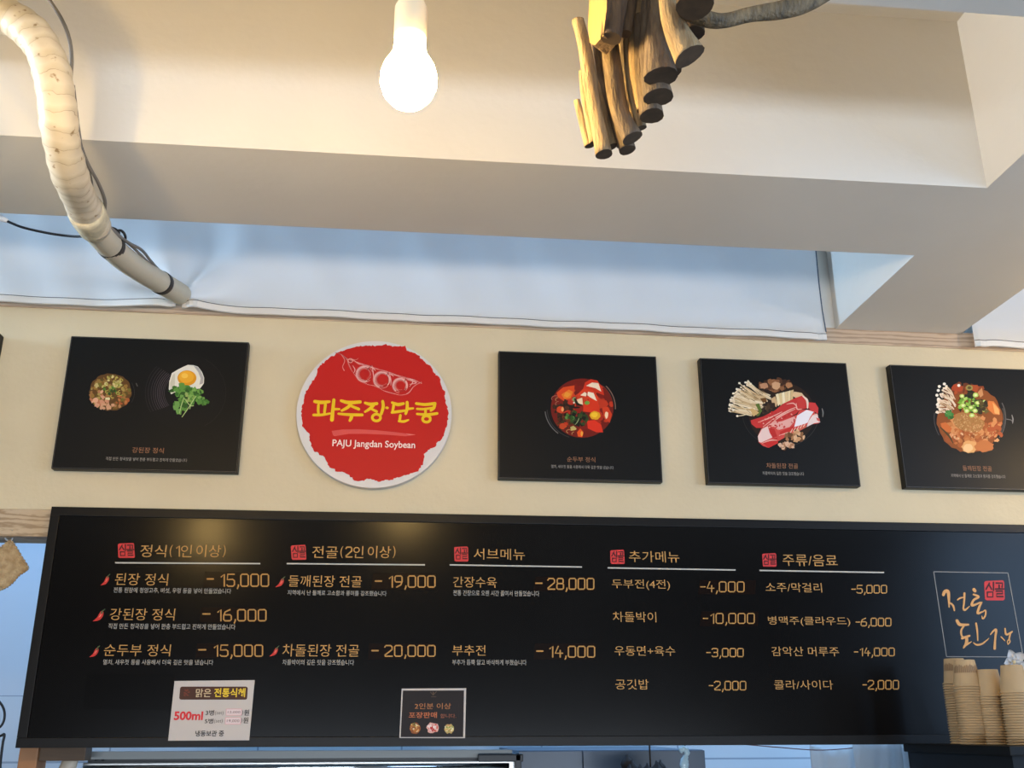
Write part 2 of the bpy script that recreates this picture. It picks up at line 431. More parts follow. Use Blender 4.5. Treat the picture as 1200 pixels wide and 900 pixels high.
mat_sticker.node_tree.nodes['Principled BSDF'].inputs['Specular IOR Level'].default_value = 0.1
CAP = '9a948b'
# headings
for s, st, hd, ln in (
    ('정식(１인이상)', (138, 158, 636, 654), ((('정식', 164.5, 195), ('(', 199, 202), ('1', 206, 210.5), ('인', 212, 225), ('이상', 230, 259), (')', 261.5, 264.5)), 638.5, 653), (135, 659.5, 305, 660.5)),
    ('전골(２인이상)', (341, 359, 638, 656), ((('전골', 366, 396), ('(', 399, 402), ('2', 405.5, 412.5), ('인', 414, 426), ('이상', 431, 458), (')', 460.5, 463.5)), 640, 654), (336, 660.5, 498, 662)),
    ('서브메뉴', (532, 549, 640, 658), (555, 615, 643, 656), (527, 662, 682, 664.5)),
    ('추가메뉴', (715, 732, 644, 661), (737, 796, 646, 659), (712, 665.5, 862, 668)),
    ('주류/음료', (893, 910, 648, 664), (917, 981, 650, 663.5), (890, 668.5, 1036, 671)),
):
    stamp(*st, BY, board); 
    if isinstance(hd[0], tuple):
        for ps, pa, pb in hd[0]: (digits if ps in '12' else text)(ps, pa, pb, hd[1] + (1.2 if ps in '12' else 0), hd[2] - (1.2 if ps in '12' else 0), BY, gold, board, 'heading_text')
    else: text(s, *hd, BY, gold, board, 'heading_text')
    rule(*ln, board)
# items with captions
for s, bx, cap, cb, dash, num, nb, stk, ch in (
    ('된장 정식', (135, 197, 672, 686), '전통 된장에 청양고추, 버섯, 우렁 등을 넣어 만들었습니다', (133, 271, 689, 695.5), (243, 250, 678.5), '15,000', (258, 315, 673, 687), (240, 316, 670, 688.5), (118, 129, 673, 686)),
    ('강된장 정식', (129, 205, 713, 727), '직접 만든 청국장을 넣어 한층 부드럽고 진하게 만들었습니다', (127, 276, 731, 737.5), (238, 246, 719.5), '16,000', (254, 312, 714.5, 727.5), (236, 313, 712, 729.5), (109, 123, 714, 728)),
    ('순두부 정식', (122, 200, 755, 769), '멸치, 새우젓 등을 사용해서 더욱 깊은 맛을 냈습니다', (121, 250, 773, 779.5), (233, 241, 761.5), '15,000', (250, 308, 756, 769), (231, 309, 754, 771), (105, 117, 757, 770)),
    ('들깨된장 전골', (338, 424, 674.5, 688), '지역에서 난 들깨로 고소함과 풍미를 강조했습니다', (337, 453, 692, 698), (440, 447, 681), '19,000', (455, 510, 675, 688), (437, 511, 672, 691), (323, 334, 676, 688)),
    ('차돌된장 전골', (331, 421, 755, 769.5), '차돌박이의 깊은 맛을 강조했습니다', (331, 415, 773, 779.5), (436, 443, 762.5), '20,000', (451, 510, 756.5, 769), (433, 511, 754, 773), (316, 327, 757, 769)),
    ('간장수육', (531, 582, 676, 688.5), '전통 간장으로 오랜 시간 끓여서 만들었습니다', (531, 632, 692, 698.5), (628, 635, 683.5), '28,000', (642, 696, 678, 690.5), (627, 697, 676, 693), None),
    ('부추전', (530, 569, 756, 768.5), '부추가 듬뿍 얇고 바삭하게 부쳤습니다', (530, 617, 773, 779.5), (629, 636, 763), '14,000', (643, 697, 757.5, 770), (627, 698, 754, 773), None),
):
    sticker(*stk, board)
    text(s, *bx, BY, gold, board, 'item_text')
    text(cap, *cb, BY, CAP, board, 'caption_text', bold=0.01)
    pr = Print(BY, base=0.001).ribbon([(dash[0], dash[2]), (dash[1], dash[2])], 1.8, gold, smooth=False)
    pr.build('dash_text', board)
    digits(num, *nb, BY, gold, board, 'price_text')
    if ch: chili(*ch, board)
for s, bx, num, nb, stk in (
    ('두부전(4전)', (717, 785, 679, 691.5), '-4,000', (821, 872, 682, 693.5), (820, 886, 680, 696.5)),
    ('차돌박이', (718, 769, 717, 729), '-10,000', (824, 884, 719, 730.5), (822, 889, 716.5, 734)),
    ('우동면+육수', (720, 791, 757, 768.5), '-3,000', (828, 871, 760, 769.5), None),
    ('공깃밥', (721, 760, 796, 808), '-2,000', (831, 874, 798.5, 808.5), None),
    ('소주/막걸리', (897, 963, 683, 694), '-5,000', (998, 1039, 686, 695), None),
    ('병맥주(클라우드)', (900, 996, 722.5, 734), '-6,000', (1003, 1044, 724.5, 733.5), None),
    ('감악산 머루주', (904, 983, 758, 769), '-14,000', (1001, 1048, 759.5, 768.5), None),
    ('콜라/사이다', (907, 976, 797, 808), '-2,000', (1011, 1053, 797.5, 807.5), None),
):
    if stk: sticker(*stk, board)
    text(s, *bx, BY, gold, board, 'item_text'); digits(num, *nb, BY, gold, board, 'price_text', wpx=1.35)
# blank black sticker, low left
Print(BY, base=0.0003).poly([(102, 790), (205, 790), (199, 832), (97, 831)], '080707').build('blank_sticker', board, mat_sticker)
# calligraphy box
cb_ = Print(BY, base=0.0006)
q = [(1094, 670), (1181, 671.5), (1199, 770), (1109, 769.5)]
for a, c in zip(q, q[1:] + q[:1]): cb_.ribbon([a, c], 0.9, '8e8a86', smooth=False, caps=False)
cb_.build('outline_box', board)
CALLI = (
    ([(116, 278), (128, 250), (155, 250), (163, 300), (166, 385)], [26, 30, 30, 24, 12]), ([(168, 345), (200, 372), (212, 415)], [10, 18, 13]),
    ([(240, 322), (265, 306), (296, 300)], [12, 15, 9]), ([(300, 265), (298, 330), (290, 398)], [20, 17, 15]), ([(290, 398), (305, 412), (345, 378)], [18, 18, 8]),
    ([(383, 232), (392, 244)], [30, 28]), ([(380, 275), (425, 296), (380, 325), (366, 372), (440, 345)], [16, 20, 20, 22, 14]),
    ([(452, 345), (430, 385), (416, 440), (455, 428)], [12, 22, 22, 12]), ([(456, 430), (484, 415), (484, 455), (462, 490), (452, 466)], [10, 13, 15, 13, 8]),
    ([(235, 505), (262, 540), (336, 540)], [26, 28, 16]), ([(300, 545), (272, 592), (278, 640), (305, 655)], [16, 18, 16, 16]),
    ([(280, 660), (345, 638)], [22, 18]), ([(320, 650), (318, 700), (292, 745)], [24, 28, 12]), ([(295, 730), (325, 712), (362, 690)], [12, 18, 8]),
    ([(402, 530), (412, 590), (417, 678)], [18, 16, 12]), ([(380, 700), (410, 718), (460, 706), (515, 660)], [10, 16, 16, 7]),
    ([(530, 625), (556, 594), (578, 588), (570, 660), (565, 750)], [12, 16, 22, 18, 24]), ([(622, 648), (655, 682)], [12, 8]),
    ([(656, 575), (668, 628), (718, 603)], [14, 18, 16]), ([(706, 612), (692, 665), (700, 690), (682, 715)], [14, 14, 12, 8]), ([(692, 665), (676, 690), (682, 715)], [10, 10, 8]),
)
for part_ in (False, True):
    cal = Print(BY, base=0.0006); cal.map = lambda x, y: (1090 + x / 7.5, 660 + y / 7.5)
    for pts, wd in CALLI:
        if (pts[0][1] > 495) == part_: cal.ribbon(pts, wd, 'd29a5e')
    cal.build('calligraphy_text', board)
stamp(1153, 1177.5, 679.5, 703.5, BY, board)

# ================================================================== NOTICES STUCK ON THE BOARD
def panel_poly(name, quad, Y, thick, m, parent):
    b = bmesh.new()
    f = [onY(x, y, Y) for x, y in quad]; 
    vf = [b.verts.new(p) for p in f]; vb = [b.verts.new(p + Vector((0, thick, 0))) for p in f]
    b.faces.new(vf); b.faces.new(list(reversed(vb)))
    for i in range(4):
        j = (i + 1) % 4; b.faces.new((vf[j], vf[i], vb[i], vb[j]))
    bmesh.ops.recalc_face_normals(b, faces=b.faces)
    return child(name, b, m, parent)
NY = BY - 0.0032
p0 = onY(245, 867, BY)
note = empty('paper_notice', (p0.x, BY, p0.z), 'white paper notice with red 500ml taped low on the menu board', 'notice')
panel_poly('sheet', [(204.5, 798), (298.5, 797), (292, 867.5), (197, 868)], NY, 0.0013, mat('white_paper', 'c2b8b0', 0.6), note)
pr = Print(NY)
x0, x1, y0, y1 = 210.5, 290.5, 804.5, 820
pts = []
for cx, cy, a in ((x1 - 2.5, y0 + 2.5, -90), (x1 - 3.2, y1 - 2.5, 0), (x0 + 2, y1 - 2.5, 90), (x0 + 3, y0 + 2.5, 180)):
    for k in range(5):
        t = math.radians(a + 22.5 * k); pts.append((cx + 2.4 * math.cos(t), cy + 2.4 * math.sin(t)))
pr.poly(pts, '4a2c20')
for k in range(9): pr.disc(216 + random.uniform(0, 9), 808 + random.uniform(0, 8), 1.6, 0.9, '6b3323', n=7, rot=random.uniform(0, 3))
pr.build('banner_print', note, label='brown rounded banner')
text('맑은', 229.5, 247.5, 807, 817, NY, 'c9b08a', note, 'banner_text', 0.01)
text('전통식혜', 251, 287.5, 806.5, 817, NY, 'e8c22c', note, 'banner_text', 0.02)
text('500ml', 204, 238, 833.5, 844, NY, 'd22a30', note, 'volume_text', 0.035)
text('3병', 241, 251, 832, 838.5, NY, '3a3431', note, 'line_text', 0.015)
text('(set)', 252, 262, 833, 838.5, NY, '6b6460', note, 'line_text')
text('원', 286, 292, 831.5, 838.5, NY, '3a3431', note, 'line_text', 0.02)
text('5병', 240, 250, 842, 848, NY, '3a3431', note, 'line_text', 0.015)
text('(set)', 251, 261, 842.5, 848, NY, '6b6460', note, 'line_text')
text('원', 285, 291, 840.5, 847.5, NY, '3a3431', note, 'line_text', 0.02)
text(')', 283.5, 285, 832, 838.5, NY, '3a3431', note, 'line_text'); text(')', 282.5, 284, 841, 847.5, NY, '3a3431', note, 'line_text')
text('냉동보관 중', 229, 262.5, 856, 863, NY, '332e2c', note, 'line_text', 0.02)
for (a, c, d, e, s) in ((265, 283.5, 830.5, 838.5, '12,000'), (264, 282.5, 840.5, 849, '19,000')):
    pk = Print(NY, base=0.0006); pk.poly([(a, d), (c, d), (c - .4, e), (a - .4, e)], 'd9a5a5'); pk.poly([(a + .7, d + .7), (c - .7, d + .7), (c - 1.1, e - .7), (a + .3, e - .7)], 'dcc8c6')
    pk.build('price_sticker', note, label='small pink outlined price sticker')
    text(s, a + 2, c - 2, d + 2.6, e - 2.2, NY, '8a6a66', note, 'handwritten_text', off=0.0013)

p0 = onY(507, 865, BY)
note2 = empty('takeout_notice', (p0.x, BY, p0.z), 'small dark notice with white border and three dishes on the menu board', 'notice')
panel_poly('sheet', [(470.7, 807), (546.3, 806.5), (545, 865), (468, 864.8)], NY, 0.0013, mat('white_paper', 'd8d0c8', 0.6), note2)
pr = Print(NY)
pr.poly([(472.2, 809.2), (543.8, 809), (542.8, 863.8), (469.5, 863.8)], '1a1110')
pr.poly([(478, 822), (538, 822), (537.5, 843.5), (477, 843.5)], '211613'); pr.poly([(478.5, 822.5), (537.5, 822.5), (537, 843), (477.5, 843)], '1a1110')
pr.build('dark_print', note2, label='dark brown printed ground')
text('2인분 이상', 486, 528.5, 824, 831, NY, 'b0703e', note2, 'line_text')
text('포장판매', 479, 512, 834.5, 841.5, NY, 'b8653a', note2, 'line_text', 0.012)
text('합니다.', 516, 534.5, 836.5, 841.5, NY, '9a5638', note2, 'line_text')
em = Print(NY, base=0.0007); 
em.ribbon([(504.5, 811), (507.5, 814.5), (511.5, 810.5)], 0.8, '5a4634', smooth=False); em.ribbon([(507.8, 814), (507.8, 811)], 0.8, '6a5038', smooth=False)
em.ribbon([(505.5, 816.5), (511, 816.5)], 0.8, '4a3a2e', smooth=False)
em.build('emblem_mark', note2)
def blobs(pr, cx, cy, rx, ry, cols, n, r0, r1, rnd, jag=0.35):
    for _ in range(n):
        a = rnd.uniform(0, 6.28); q = math.sqrt(rnd.random())
        r = rnd.uniform(r0, r1)
        pr.disc(cx + rx * q * math.cos(a), cy + ry * q * math.sin(a), r, r * rnd.uniform(.5, 1), rnd.choice(cols), jag=jag, n=9, rot=rnd.uniform(0, 3), seed=rnd.randint(0, 9999))
    return pr
rnd = random.Random(5)
fd = Print(NY, base=0.0007)
fd.disc(486.5, 853.5, 6.2, 6.6, '8a4a22', jag=.08); blobs(fd, 486, 853, 5.2, 5.6, ['c98a48', 'd9c9a0', 'b06a2c', 'a8652c', 'd8a860'], 26, .8, 1.8, rnd); blobs(fd, 485.5, 849.5, 2.5, 2, ['3f5a28', '6a7a36'], 6, .6, 1.2, rnd)
fd.disc(507, 853, 7, 5.8, 'd8a294', jag=.2, n=16); blobs(fd, 507, 853, 6, 5, ['e6c4b8', 'c8463c', 'd96a58', 'efd8cc'], 24, .9, 2, rnd); blobs(fd, 506.5, 853.5, 2.5, 3, ['b8302c', 'c43c30'], 6, .8, 1.6, rnd)
fd.disc(526.5, 854, 5.5, 5.6, 'b89a5c', jag=.15, n=16); blobs(fd, 526.5, 853.5, 5, 5, ['dcc88a', 'c9a860', '9a9a4a', 'e6dcb0', 'c08a58'], 24, .8, 1.7, rnd); blobs(fd, 528, 853, 2, 2, ['7c8a34', '8f9a40'], 5, .6, 1.2, rnd)
fd.build('dish_print', note2, label='three small printed dishes')

# ================================================================== FOOD PICTURES
PY = 3.0
def picture(x0, x1, label):
    z0, z1 = 2.287, 2.709
    r = empty('food_picture', ((x0 + x1) / 2, WALL, z0), label, 'picture', 'black food pictures in a row above the menu board')
    child('canvas', box_bm(x0, x1, PY, WALL - 0.0005, z0, z1, 0.002), canvasm, r)
    b = bmesh.new(); t = 0.0008
    for (a, c, d, e) in ((x0 + .001, x1 - .001, z1 - .0035, z1 - .0025), (x0 + .001, x1 - .001, z0 + .0025, z0 + .0035), (x0 + .0025, x0 + .0035, z0, z1), (x1 - .0035, x1 - .0025, z0, z1)):
        box_bm(a, c, PY - 0.0004, PY + 0.001, d, e, bm=b)
    child('edge_crease', b, mat('crease', '4a4540', 0.35), r)
    return r
picture(-1.80, -1.268, 'black picture cut off by the left edge, leftmost of the row')
# 1: soybean stew bowl, fried egg and greens
f1 = picture(-1.058, -0.519, 'black picture of a stew bowl beside a fried egg with greens')
pr = Print(PY); pr.map = lambda x, y: (95 + x / 6.667, 415 + y / 6.667); rnd = random.Random(11)
pr.disc(235, 300, 190, 172, '100e0d', n=40); pr.ring(235, 300, 182, 160, 3, '37322f', -0.5, 0.5); pr.ribbon([(432, 230), (440, 250)], 8, '55504d')
pr.disc(230, 297, 164, 146, '5c3d1c', jag=.03, n=40)
blobs(pr, 230, 297, 150, 132, ['7a5526', '8f6a30', '6e6428', 'a58a4a', '5a4a1e', '9a6a3a'], 90, 9, 22, rnd)
blobs(pr, 150, 350, 75, 70, ['c98a6a', 'd9a07e', 'b8704e', 'cf9674'], 20, 10, 24, rnd); blobs(pr, 230, 410, 90, 22, ['b07a4e', 'c99470', 'a8754a'], 12, 10, 20, rnd); blobs(pr, 320, 360, 50, 40, ['a8562e', 'b8703e'], 9, 8, 16, rnd)
blobs(pr, 225, 220, 110, 45, ['a8984e', 'b8a85e', '8a6a34', 'c9b87a'], 26, 8, 17, rnd)
for _ in range(16):
    a = rnd.uniform(0, 6.28); cx, cy = 240 + rnd.uniform(-90, 90), 260 + rnd.uniform(-70, 80); pr.ring(cx, cy, 14, 10, 5, rnd.choice(['b9a850', '9aa048', 'c4b878']), a, a + 3.6, 8)
blobs(pr, 225, 285, 60, 35, ['3f5a22', '55752c', '2f451c', '6a3a22'], 18, 7, 15, rnd); blobs(pr, 205, 350, 12, 8, ['d8cc9a'], 3, 8, 13, rnd); blobs(pr, 120, 245, 15, 15, ['b8a468'], 4, 9, 15, rnd); blobs(pr, 260, 245, 22, 16, ['cdb878', 'b89a50'], 4, 8, 14, rnd)
pr.disc(820, 300, 318, 300, '110f0e', n=56)
for i, r in enumerate((312, 290, 268, 250, 234, 218, 204, 190, 176, 164)):
    pr.ring(815, 305, r, r * .95, 4 if i else 3, ['2c2728', '322b2d', '3a3134', '443a3d', '4a3f43', '50454a', '54484c', '50444a', '4a3f44', '443a3f'][i], math.radians(150 - i), math.radians(225 + i), 24)
pr.ring(820, 300, 312, 294, 2, '2a2625', -1.1, 1.1, 30)
pr.poly([(690, 215), (710, 150), (760, 120), (800, 100), (835, 85), (880, 88), (915, 100), (945, 140), (962, 185), (960, 230), (930, 270), (830, 280), (730, 300), (705, 315), (686, 275)], 'ded5c4')
pr.poly([(880, 92), (915, 104), (940, 140), (957, 185), (953, 230), (925, 240), (935, 190), (915, 140)], 'a8a09a'); pr.poly([(700, 280), (696, 225), (715, 165), (735, 150), (735, 230), (725, 300), (706, 308)], 'c9bfa8')
pr.disc(828, 188, 74, 60, 'd98f1e', n=30); pr.disc(824, 180, 58, 46, 'e8a42c', n=26); pr.disc(810, 170, 26, 20, 'f0ba4a', n=20)
blobs(pr, 800, 290, 95, 40, ['4c7a30', '3a6426', '5c8a3a', '2f5220'], 30, 14, 30, rnd); blobs(pr, 775, 390, 45, 65, ['456f2c', '5a8638', '32561f', '6a9448'], 26, 14, 28, rnd)
blobs(pr, 900, 330, 60, 50, ['4f7c30', '6a9440', '365c24', '7aa050'], 22, 14, 28, rnd); blobs(pr, 950, 375, 30, 26, ['527f34', '3f6a28'], 8, 14, 24, rnd)
blobs(pr, 850, 340, 50, 30, ['8fa05a', '7a9a46'], 8, 8, 16, rnd)
for s in ([(880, 360), (840, 420), (790, 492)], [(810, 350), (850, 400), (880, 405)], [(805, 340), (785, 400), (770, 462)], [(900, 330), (865, 380), (850, 430)]):
    pr.ribbon(s, [5, 7, 5], 'a9bc78')
pr.build('food_print', f1, label='printed stew bowl, dark ridged plate, fried egg and green leaves')
text('강된장 정식', 155, 192, 524.5, 531, PY, '9a6a4a', f1, 'title_text'); text('직접 만든 청국장을 넣어 한층 부드럽고 진하게 만들었습니다', 124, 219.5, 536.5, 540.5, PY, '9d958c', f1, 'caption_text')
# 2: soft tofu stew
f2 = picture(0.271, 0.789, 'black picture of a red soft tofu stew, right of the round sign')
pr = Print(PY); pr.map = lambda x, y: (630 + x / 9, 430 + y / 9); rnd = random.Random(21)
pr.disc(450, 440, 385, 350, '100e0d', n=50)
pr.ring(450, 440, 372, 335, 9, '6a6663', 2.25, 3.05, 20); pr.ring(445, 440, 345, 318, 6, '3c3836', 1.9, 3.1, 20); pr.ring(452, 430, 368, 335, 8, '8a6a5a', -0.75, 0.05, 18); pr.ring(452, 430, 345, 315, 5, '6a4636', -0.8, 0.25, 18)
pr.disc(470, 435, 330, 312, '6e1a10', n=50)
blobs(pr, 520, 420, 260, 250, ['8a2012', 'a82a16', 'b8341a', '7a1a10', 'c23a1c'], 60, 24, 60, rnd, .25)
pr.poly([(200, 275), (270, 215), (390, 195), (385, 260), (360, 330), (280, 365), (215, 320)], 'd2451c'); pr.poly([(250, 290), (330, 240), (372, 262), (345, 330), (280, 340)], 'dd7424'); pr.disc(310, 295, 34, 26, 'e09030', jag=.2, n=12)
pr.poly([(500, 165), (560, 130), (630, 145), (690, 240), (700, 300), (600, 260), (480, 230)], 'c93018'); pr.poly([(420, 290), (480, 230), (580, 240), (640, 320), (640, 390), (520, 330)], 'd23a1c')
pr.poly([(510, 200), (575, 165), (640, 172), (672, 262), (610, 225)], 'e6cdb0'); pr.poly([(530, 262), (590, 275), (625, 360), (560, 325), (525, 300)], 'ead4b8'); pr.poly([(450, 300), (495, 265), (520, 280), (510, 312)], 'ecd2b4'); pr.ring(508, 290, 12, 24, 7, '8a2214', -1.5, 1.5, 10)
pr.poly([(412, 345), (470, 325), (478, 400), (430, 385)], 'e9c9a0'); pr.poly([(480, 400), (520, 395), (515, 420), (488, 415)], 'e0b48a')
pr.poly([(480, 380), (570, 330), (650, 400), (660, 520), (560, 480), (480, 470)], 'd23418')
pr.disc(605, 512, 58, 46, 'd99a1c', jag=.08, n=18); pr.disc(600, 505, 36, 28, 'e8b82c', jag=.1, n=16)
pr.poly([(520, 570), (600, 560), (670, 610), (690, 690), (620, 690), (530, 650)], 'd8321c'); pr.poly([(680, 430), (740, 420), (785, 500), (760, 590), (700, 540)], 'c83a1a'); pr.disc(725, 505, 18, 40, 'ecc8a0', jag=.2, n=14)
blobs(pr, 270, 470, 110, 110, ['2a1a10', '3a2214', '1e130d', '4a2a18'], 36, 14, 34, rnd); blobs(pr, 300, 600, 110, 70, ['2c1a10', '4a2612', '6a2e14', '3a3018'], 30, 12, 30, rnd)
blobs(pr, 430, 545, 90, 75, ['1f2412', '2c3a1a', '16180e', '33451e'], 34, 14, 34, rnd); blobs(pr, 340, 520, 40, 50, ['3f6a2a', '55803a', '2c4c1e'], 12, 10, 22, rnd)
pr.disc(240, 450, 42, 38, 'c8421e', jag=.15, n=14); pr.disc(262, 448, 14, 24, 'e89a60', n=10); pr.disc(265, 625, 40, 32, 'b8401c', jag=.2, n=14); pr.poly([(415, 690), (450, 650), (485, 690), (470, 742), (425, 735)], 'e0521e'); pr.disc(465, 705, 12, 26, 'e8a23c', n=10)
for c in ((190, 335, 42, 30), (225, 390, 36, 26), (215, 345, 26, 20), (330, 680, 26, 18), (385, 705, 24, 18)): pr.ring(c[0], c[1], c[2], c[3], 8, rnd.choice(['b06a52', '9a5a48', 'a87a4a']), rnd.uniform(0, 3), rnd.uniform(4, 6), 12)
pr.disc(375, 650, 34, 24, 'c0a860', jag=.2, n=12); pr.disc(522, 380, 28, 20, '6f9a3c', jag=.1, n=14); pr.disc(385, 350, 24, 34, '7a8a5a', jag=.15, n=12); pr.disc(350, 375, 34, 24, 'b03020', jag=.15, n=12); pr.disc(383, 378, 9, 9, 'f0e0d0', n=8)
pr.ribbon([(395, 340), (420, 390), (470, 405)], [20, 26, 10], '1c1a10'); pr.ribbon([(300, 395), (370, 425), (440, 430)], [16, 24, 12], '241812'); pr.ribbon([(435, 545), (420, 580), (395, 610)], [5, 7, 4], 'a8b078')
pr.build('food_print', f2, label='printed black bowl of red soft tofu stew')
text('순두부 정식', 664.5, 697.5, 535.5, 541.5, PY, '9a6a4a', f2, 'title_text'); text('멸치, 새우젓 등을 사용해서 더욱 깊은 맛을 냈습니다', 646, 719, 545.5, 549.5, PY, '9d958c', f2, 'caption_text')
# 3: beef and mushroom hot pot
f3 = picture(0.935, 1.437, 'black picture of a hot pot with sliced red beef and white mushrooms')
pr = Print(PY); pr.map = lambda x, y: (845 + x / 9, 435 + y / 9); rnd = random.Random(31)
pr.disc(630, 440, 400, 365, '110f0e', n=50); pr.ring(640, 440, 395, 360, 5, '3a3532', 0.1, 1.5, 20); pr.ribbon([(1065, 395), (1075, 435), (1072, 480)], [8, 14, 8], '7a7672'); pr.ring(620, 440, 395, 350, 4, '34302d', 2.2, 3.0, 14)
pr.disc(640, 450, 350, 330, '2a1c12', n=46)
blobs(pr, 570, 150, 170, 55, ['8a5a38', '6a4026', 'a8744c', '3c2416', '553420'], 34, 20, 44, rnd); pr.disc(580, 150, 46, 40, 'c99a72', jag=.15, n=14); pr.disc(450, 155, 44, 34, 'b88460', jag=.2, n=14); pr.disc(715, 150, 36, 30, 'a8744c', jag=.15, n=14)
for i in range(6): pr.poly([(575 + i * 32, 245 - i * 8), (605 + i * 32, 235 - i * 8), (625 + i * 26, 345 - i * 5), (600 + i * 26, 370 - i * 5)], ['e6d2a6', 'd9bc88', 'ead9b4', 'dcc090', 'e4cc9c', 'cfae7c'][i])
pr.poly([(525, 290), (570, 265), (595, 340), (580, 380), (535, 330)], 'c9a478'); pr.poly([(770, 215), (850, 230), (900, 290), (900, 340), (800, 290), (750, 260)], 'd9b488')
blobs(pr, 500, 400, 80, 60, ['1f1610', '33241a', '4a3522', '5a4630'], 24, 16, 36, rnd)
# mushrooms
for i in range(64):
    u = rnd.random(); v = rnd.random()
    bx, by = 400 + rnd.uniform(-70, 110) - 60 * u, 440 - 200 * u + rnd.uniform(-30, 30)
    tx, ty = 85 + 190 * (1 - abs(v - .15)) * .0 + 200 * v * v + rnd.uniform(-10, 30), 400 - 285 * v + rnd.uniform(-25, 50)
    bx, by = 330 + 170 * v + rnd.uniform(-20, 30), 470 - 210 * v + rnd.uniform(-30, 30)
    c = rnd.choice(['e0c8a2', 'd6ba90', 'c9aa7e', 'ead6b4', 'bd9a6c'])
    pr.ribbon([(tx, ty), ((tx + bx) / 2, (ty + by) / 2 + 8), (bx, by)], [9, 12, 14], c, n=3, caps=False)
    pr.disc(tx, ty, 11, 9, 'e6d2b2', n=8)
for tx, ty, bx, by in ((90, 358, 300, 440), (128, 412, 320, 470), (170, 474, 280, 450), (100, 302, 260, 400), (128, 236, 300, 330), (165, 190, 340, 300), (192, 128, 360, 260), (256, 120, 400, 240), (310, 135, 440, 250)):
    pr.ribbon([(tx, ty), ((tx + bx) / 2, (ty + by) / 2 + 6), (bx, by)], [8, 10, 12], 'dcc49c', n=3); pr.disc(tx, ty, 13, 11, 'efe0c6', n=10)
for _ in range(24):
    x, y = rnd.uniform(200, 440), rnd.uniform(200, 430); pr.ribbon([(x, y), (x + 40, y + 26)], [3, 5], '7a5a38', smooth=False, caps=False)
pr.poly([(360, 350), (400, 340), (430, 420), (400, 470), (370, 480), (395, 420)], '5c6a2c'); pr.poly([(410, 290), (470, 280), (480, 320), (440, 335)], '6a4420')
pr.poly([(300, 400), (340, 480), (400, 440), (330, 390)], 'cfa86c')
# beef
pr.poly([(310, 520), (440, 480), (560, 420), (660, 340), (780, 285), (850, 260), (900, 300), (915, 390), (830, 410), (790, 450), (600, 560), (480, 600), (370, 600), (320, 560)], 'c03430')
pr.poly([(385, 690), (420, 610), (500, 570), (640, 520), (800, 460), (830, 410), (960, 405), (1000, 460), (1040, 520), (1030, 550), (900, 570), (740, 660), (600, 740), (500, 810), (440, 790), (395, 750)], 'cf4a42')
pr.poly([(385, 690), (430, 610), (490, 580), (510, 650), (540, 700), (420, 755), (395, 745)], 'e6c4ba'); pr.poly([(500, 590), (560, 610), (590, 690), (545, 705), (515, 650)], 'b82c28'); pr.poly([(440, 760), (590, 700), (600, 760), (500, 810)], 'c22c28')
pr.poly([(480, 575), (540, 570), (610, 620), (720, 590), (790, 510), (770, 480), (640, 530), (540, 545)], 'e2a498'); pr.poly([(620, 640), (770, 570), (750, 620), (620, 690)], 'c22f2a')
pr.poly([(770, 590), (800, 470), (900, 410), (975, 430), (940, 480), (910, 545), (840, 570)], 'e9e0e2'); pr.poly([(700, 650), (890, 560), (900, 590), (720, 690)], 'd2604e')
pr.poly([(915, 330), (990, 335), (1025, 390), (1020, 450), (960, 420), (920, 390)], 'c83a38'); pr.poly([(960, 470), (1010, 460), (1045, 540), (980, 550), (900, 590), (920, 530)], 'e6cfc8'); pr.poly([(1000, 490), (1035, 500), (1040, 535), (1010, 520)], 'd05a54')
pr.ribbon([(860, 265), (905, 310), (910, 390)], [10, 24, 14], 'e8cdb8'); pr.poly([(800, 290), (850, 285), (890, 330), (880, 390), (820, 400), (800, 340)], 'c03a34')
for s in ([(390, 540), (520, 490), (640, 430)], [(440, 590), (560, 500), (700, 420), (790, 380)], [(520, 560), (620, 480), (780, 400)], [(690, 350), (760, 340), (800, 380)], [(430, 760), (520, 730), (590, 730)], [(610, 680), (700, 650)], [(480, 590), (560, 580), (600, 620)], [(790, 340), (800, 400), (850, 400)], [(960, 470), (1005, 455), (1020, 480)]):
    pr.ribbon(s, [5, 13, 5, 5][:len(s)] if len(s) < 4 else [5, 12, 12, 5], 'e4aa9a')
blobs(pr, 600, 520, 200, 90, ['b82824', 'd8685c', 'e0988a', 'c43c36'], 40, 6, 16, rnd)
for i in range(5): pr.ribbon([(730 + i * 34, 650 - i * 16), (750 + i * 34, 610 - i * 14)], [8, 5], 'f0cdb4', smooth=False)
blobs(pr, 780, 690, 110, 45, ['c9966a', 'a8744c', 'd9ae84', '6a4428', '8a5c3a'], 22, 16, 34, rnd); blobs(pr, 680, 780, 80, 28, ['c99a78', 'a87450', '5a3822', 'd6ac8c'], 14, 14, 30, rnd)
pr.build('food_print', f3, label='printed hot pot of red beef slices, enoki mushrooms and tofu')
text('차돌된장 전골', 898, 935, 543, 549, PY, '9a6a4a', f3, 'title_text'); text('차돌박이의 깊은 맛을 강조했습니다', 893.5, 942, 553, 557, PY, '9d958c', f3, 'caption_text')
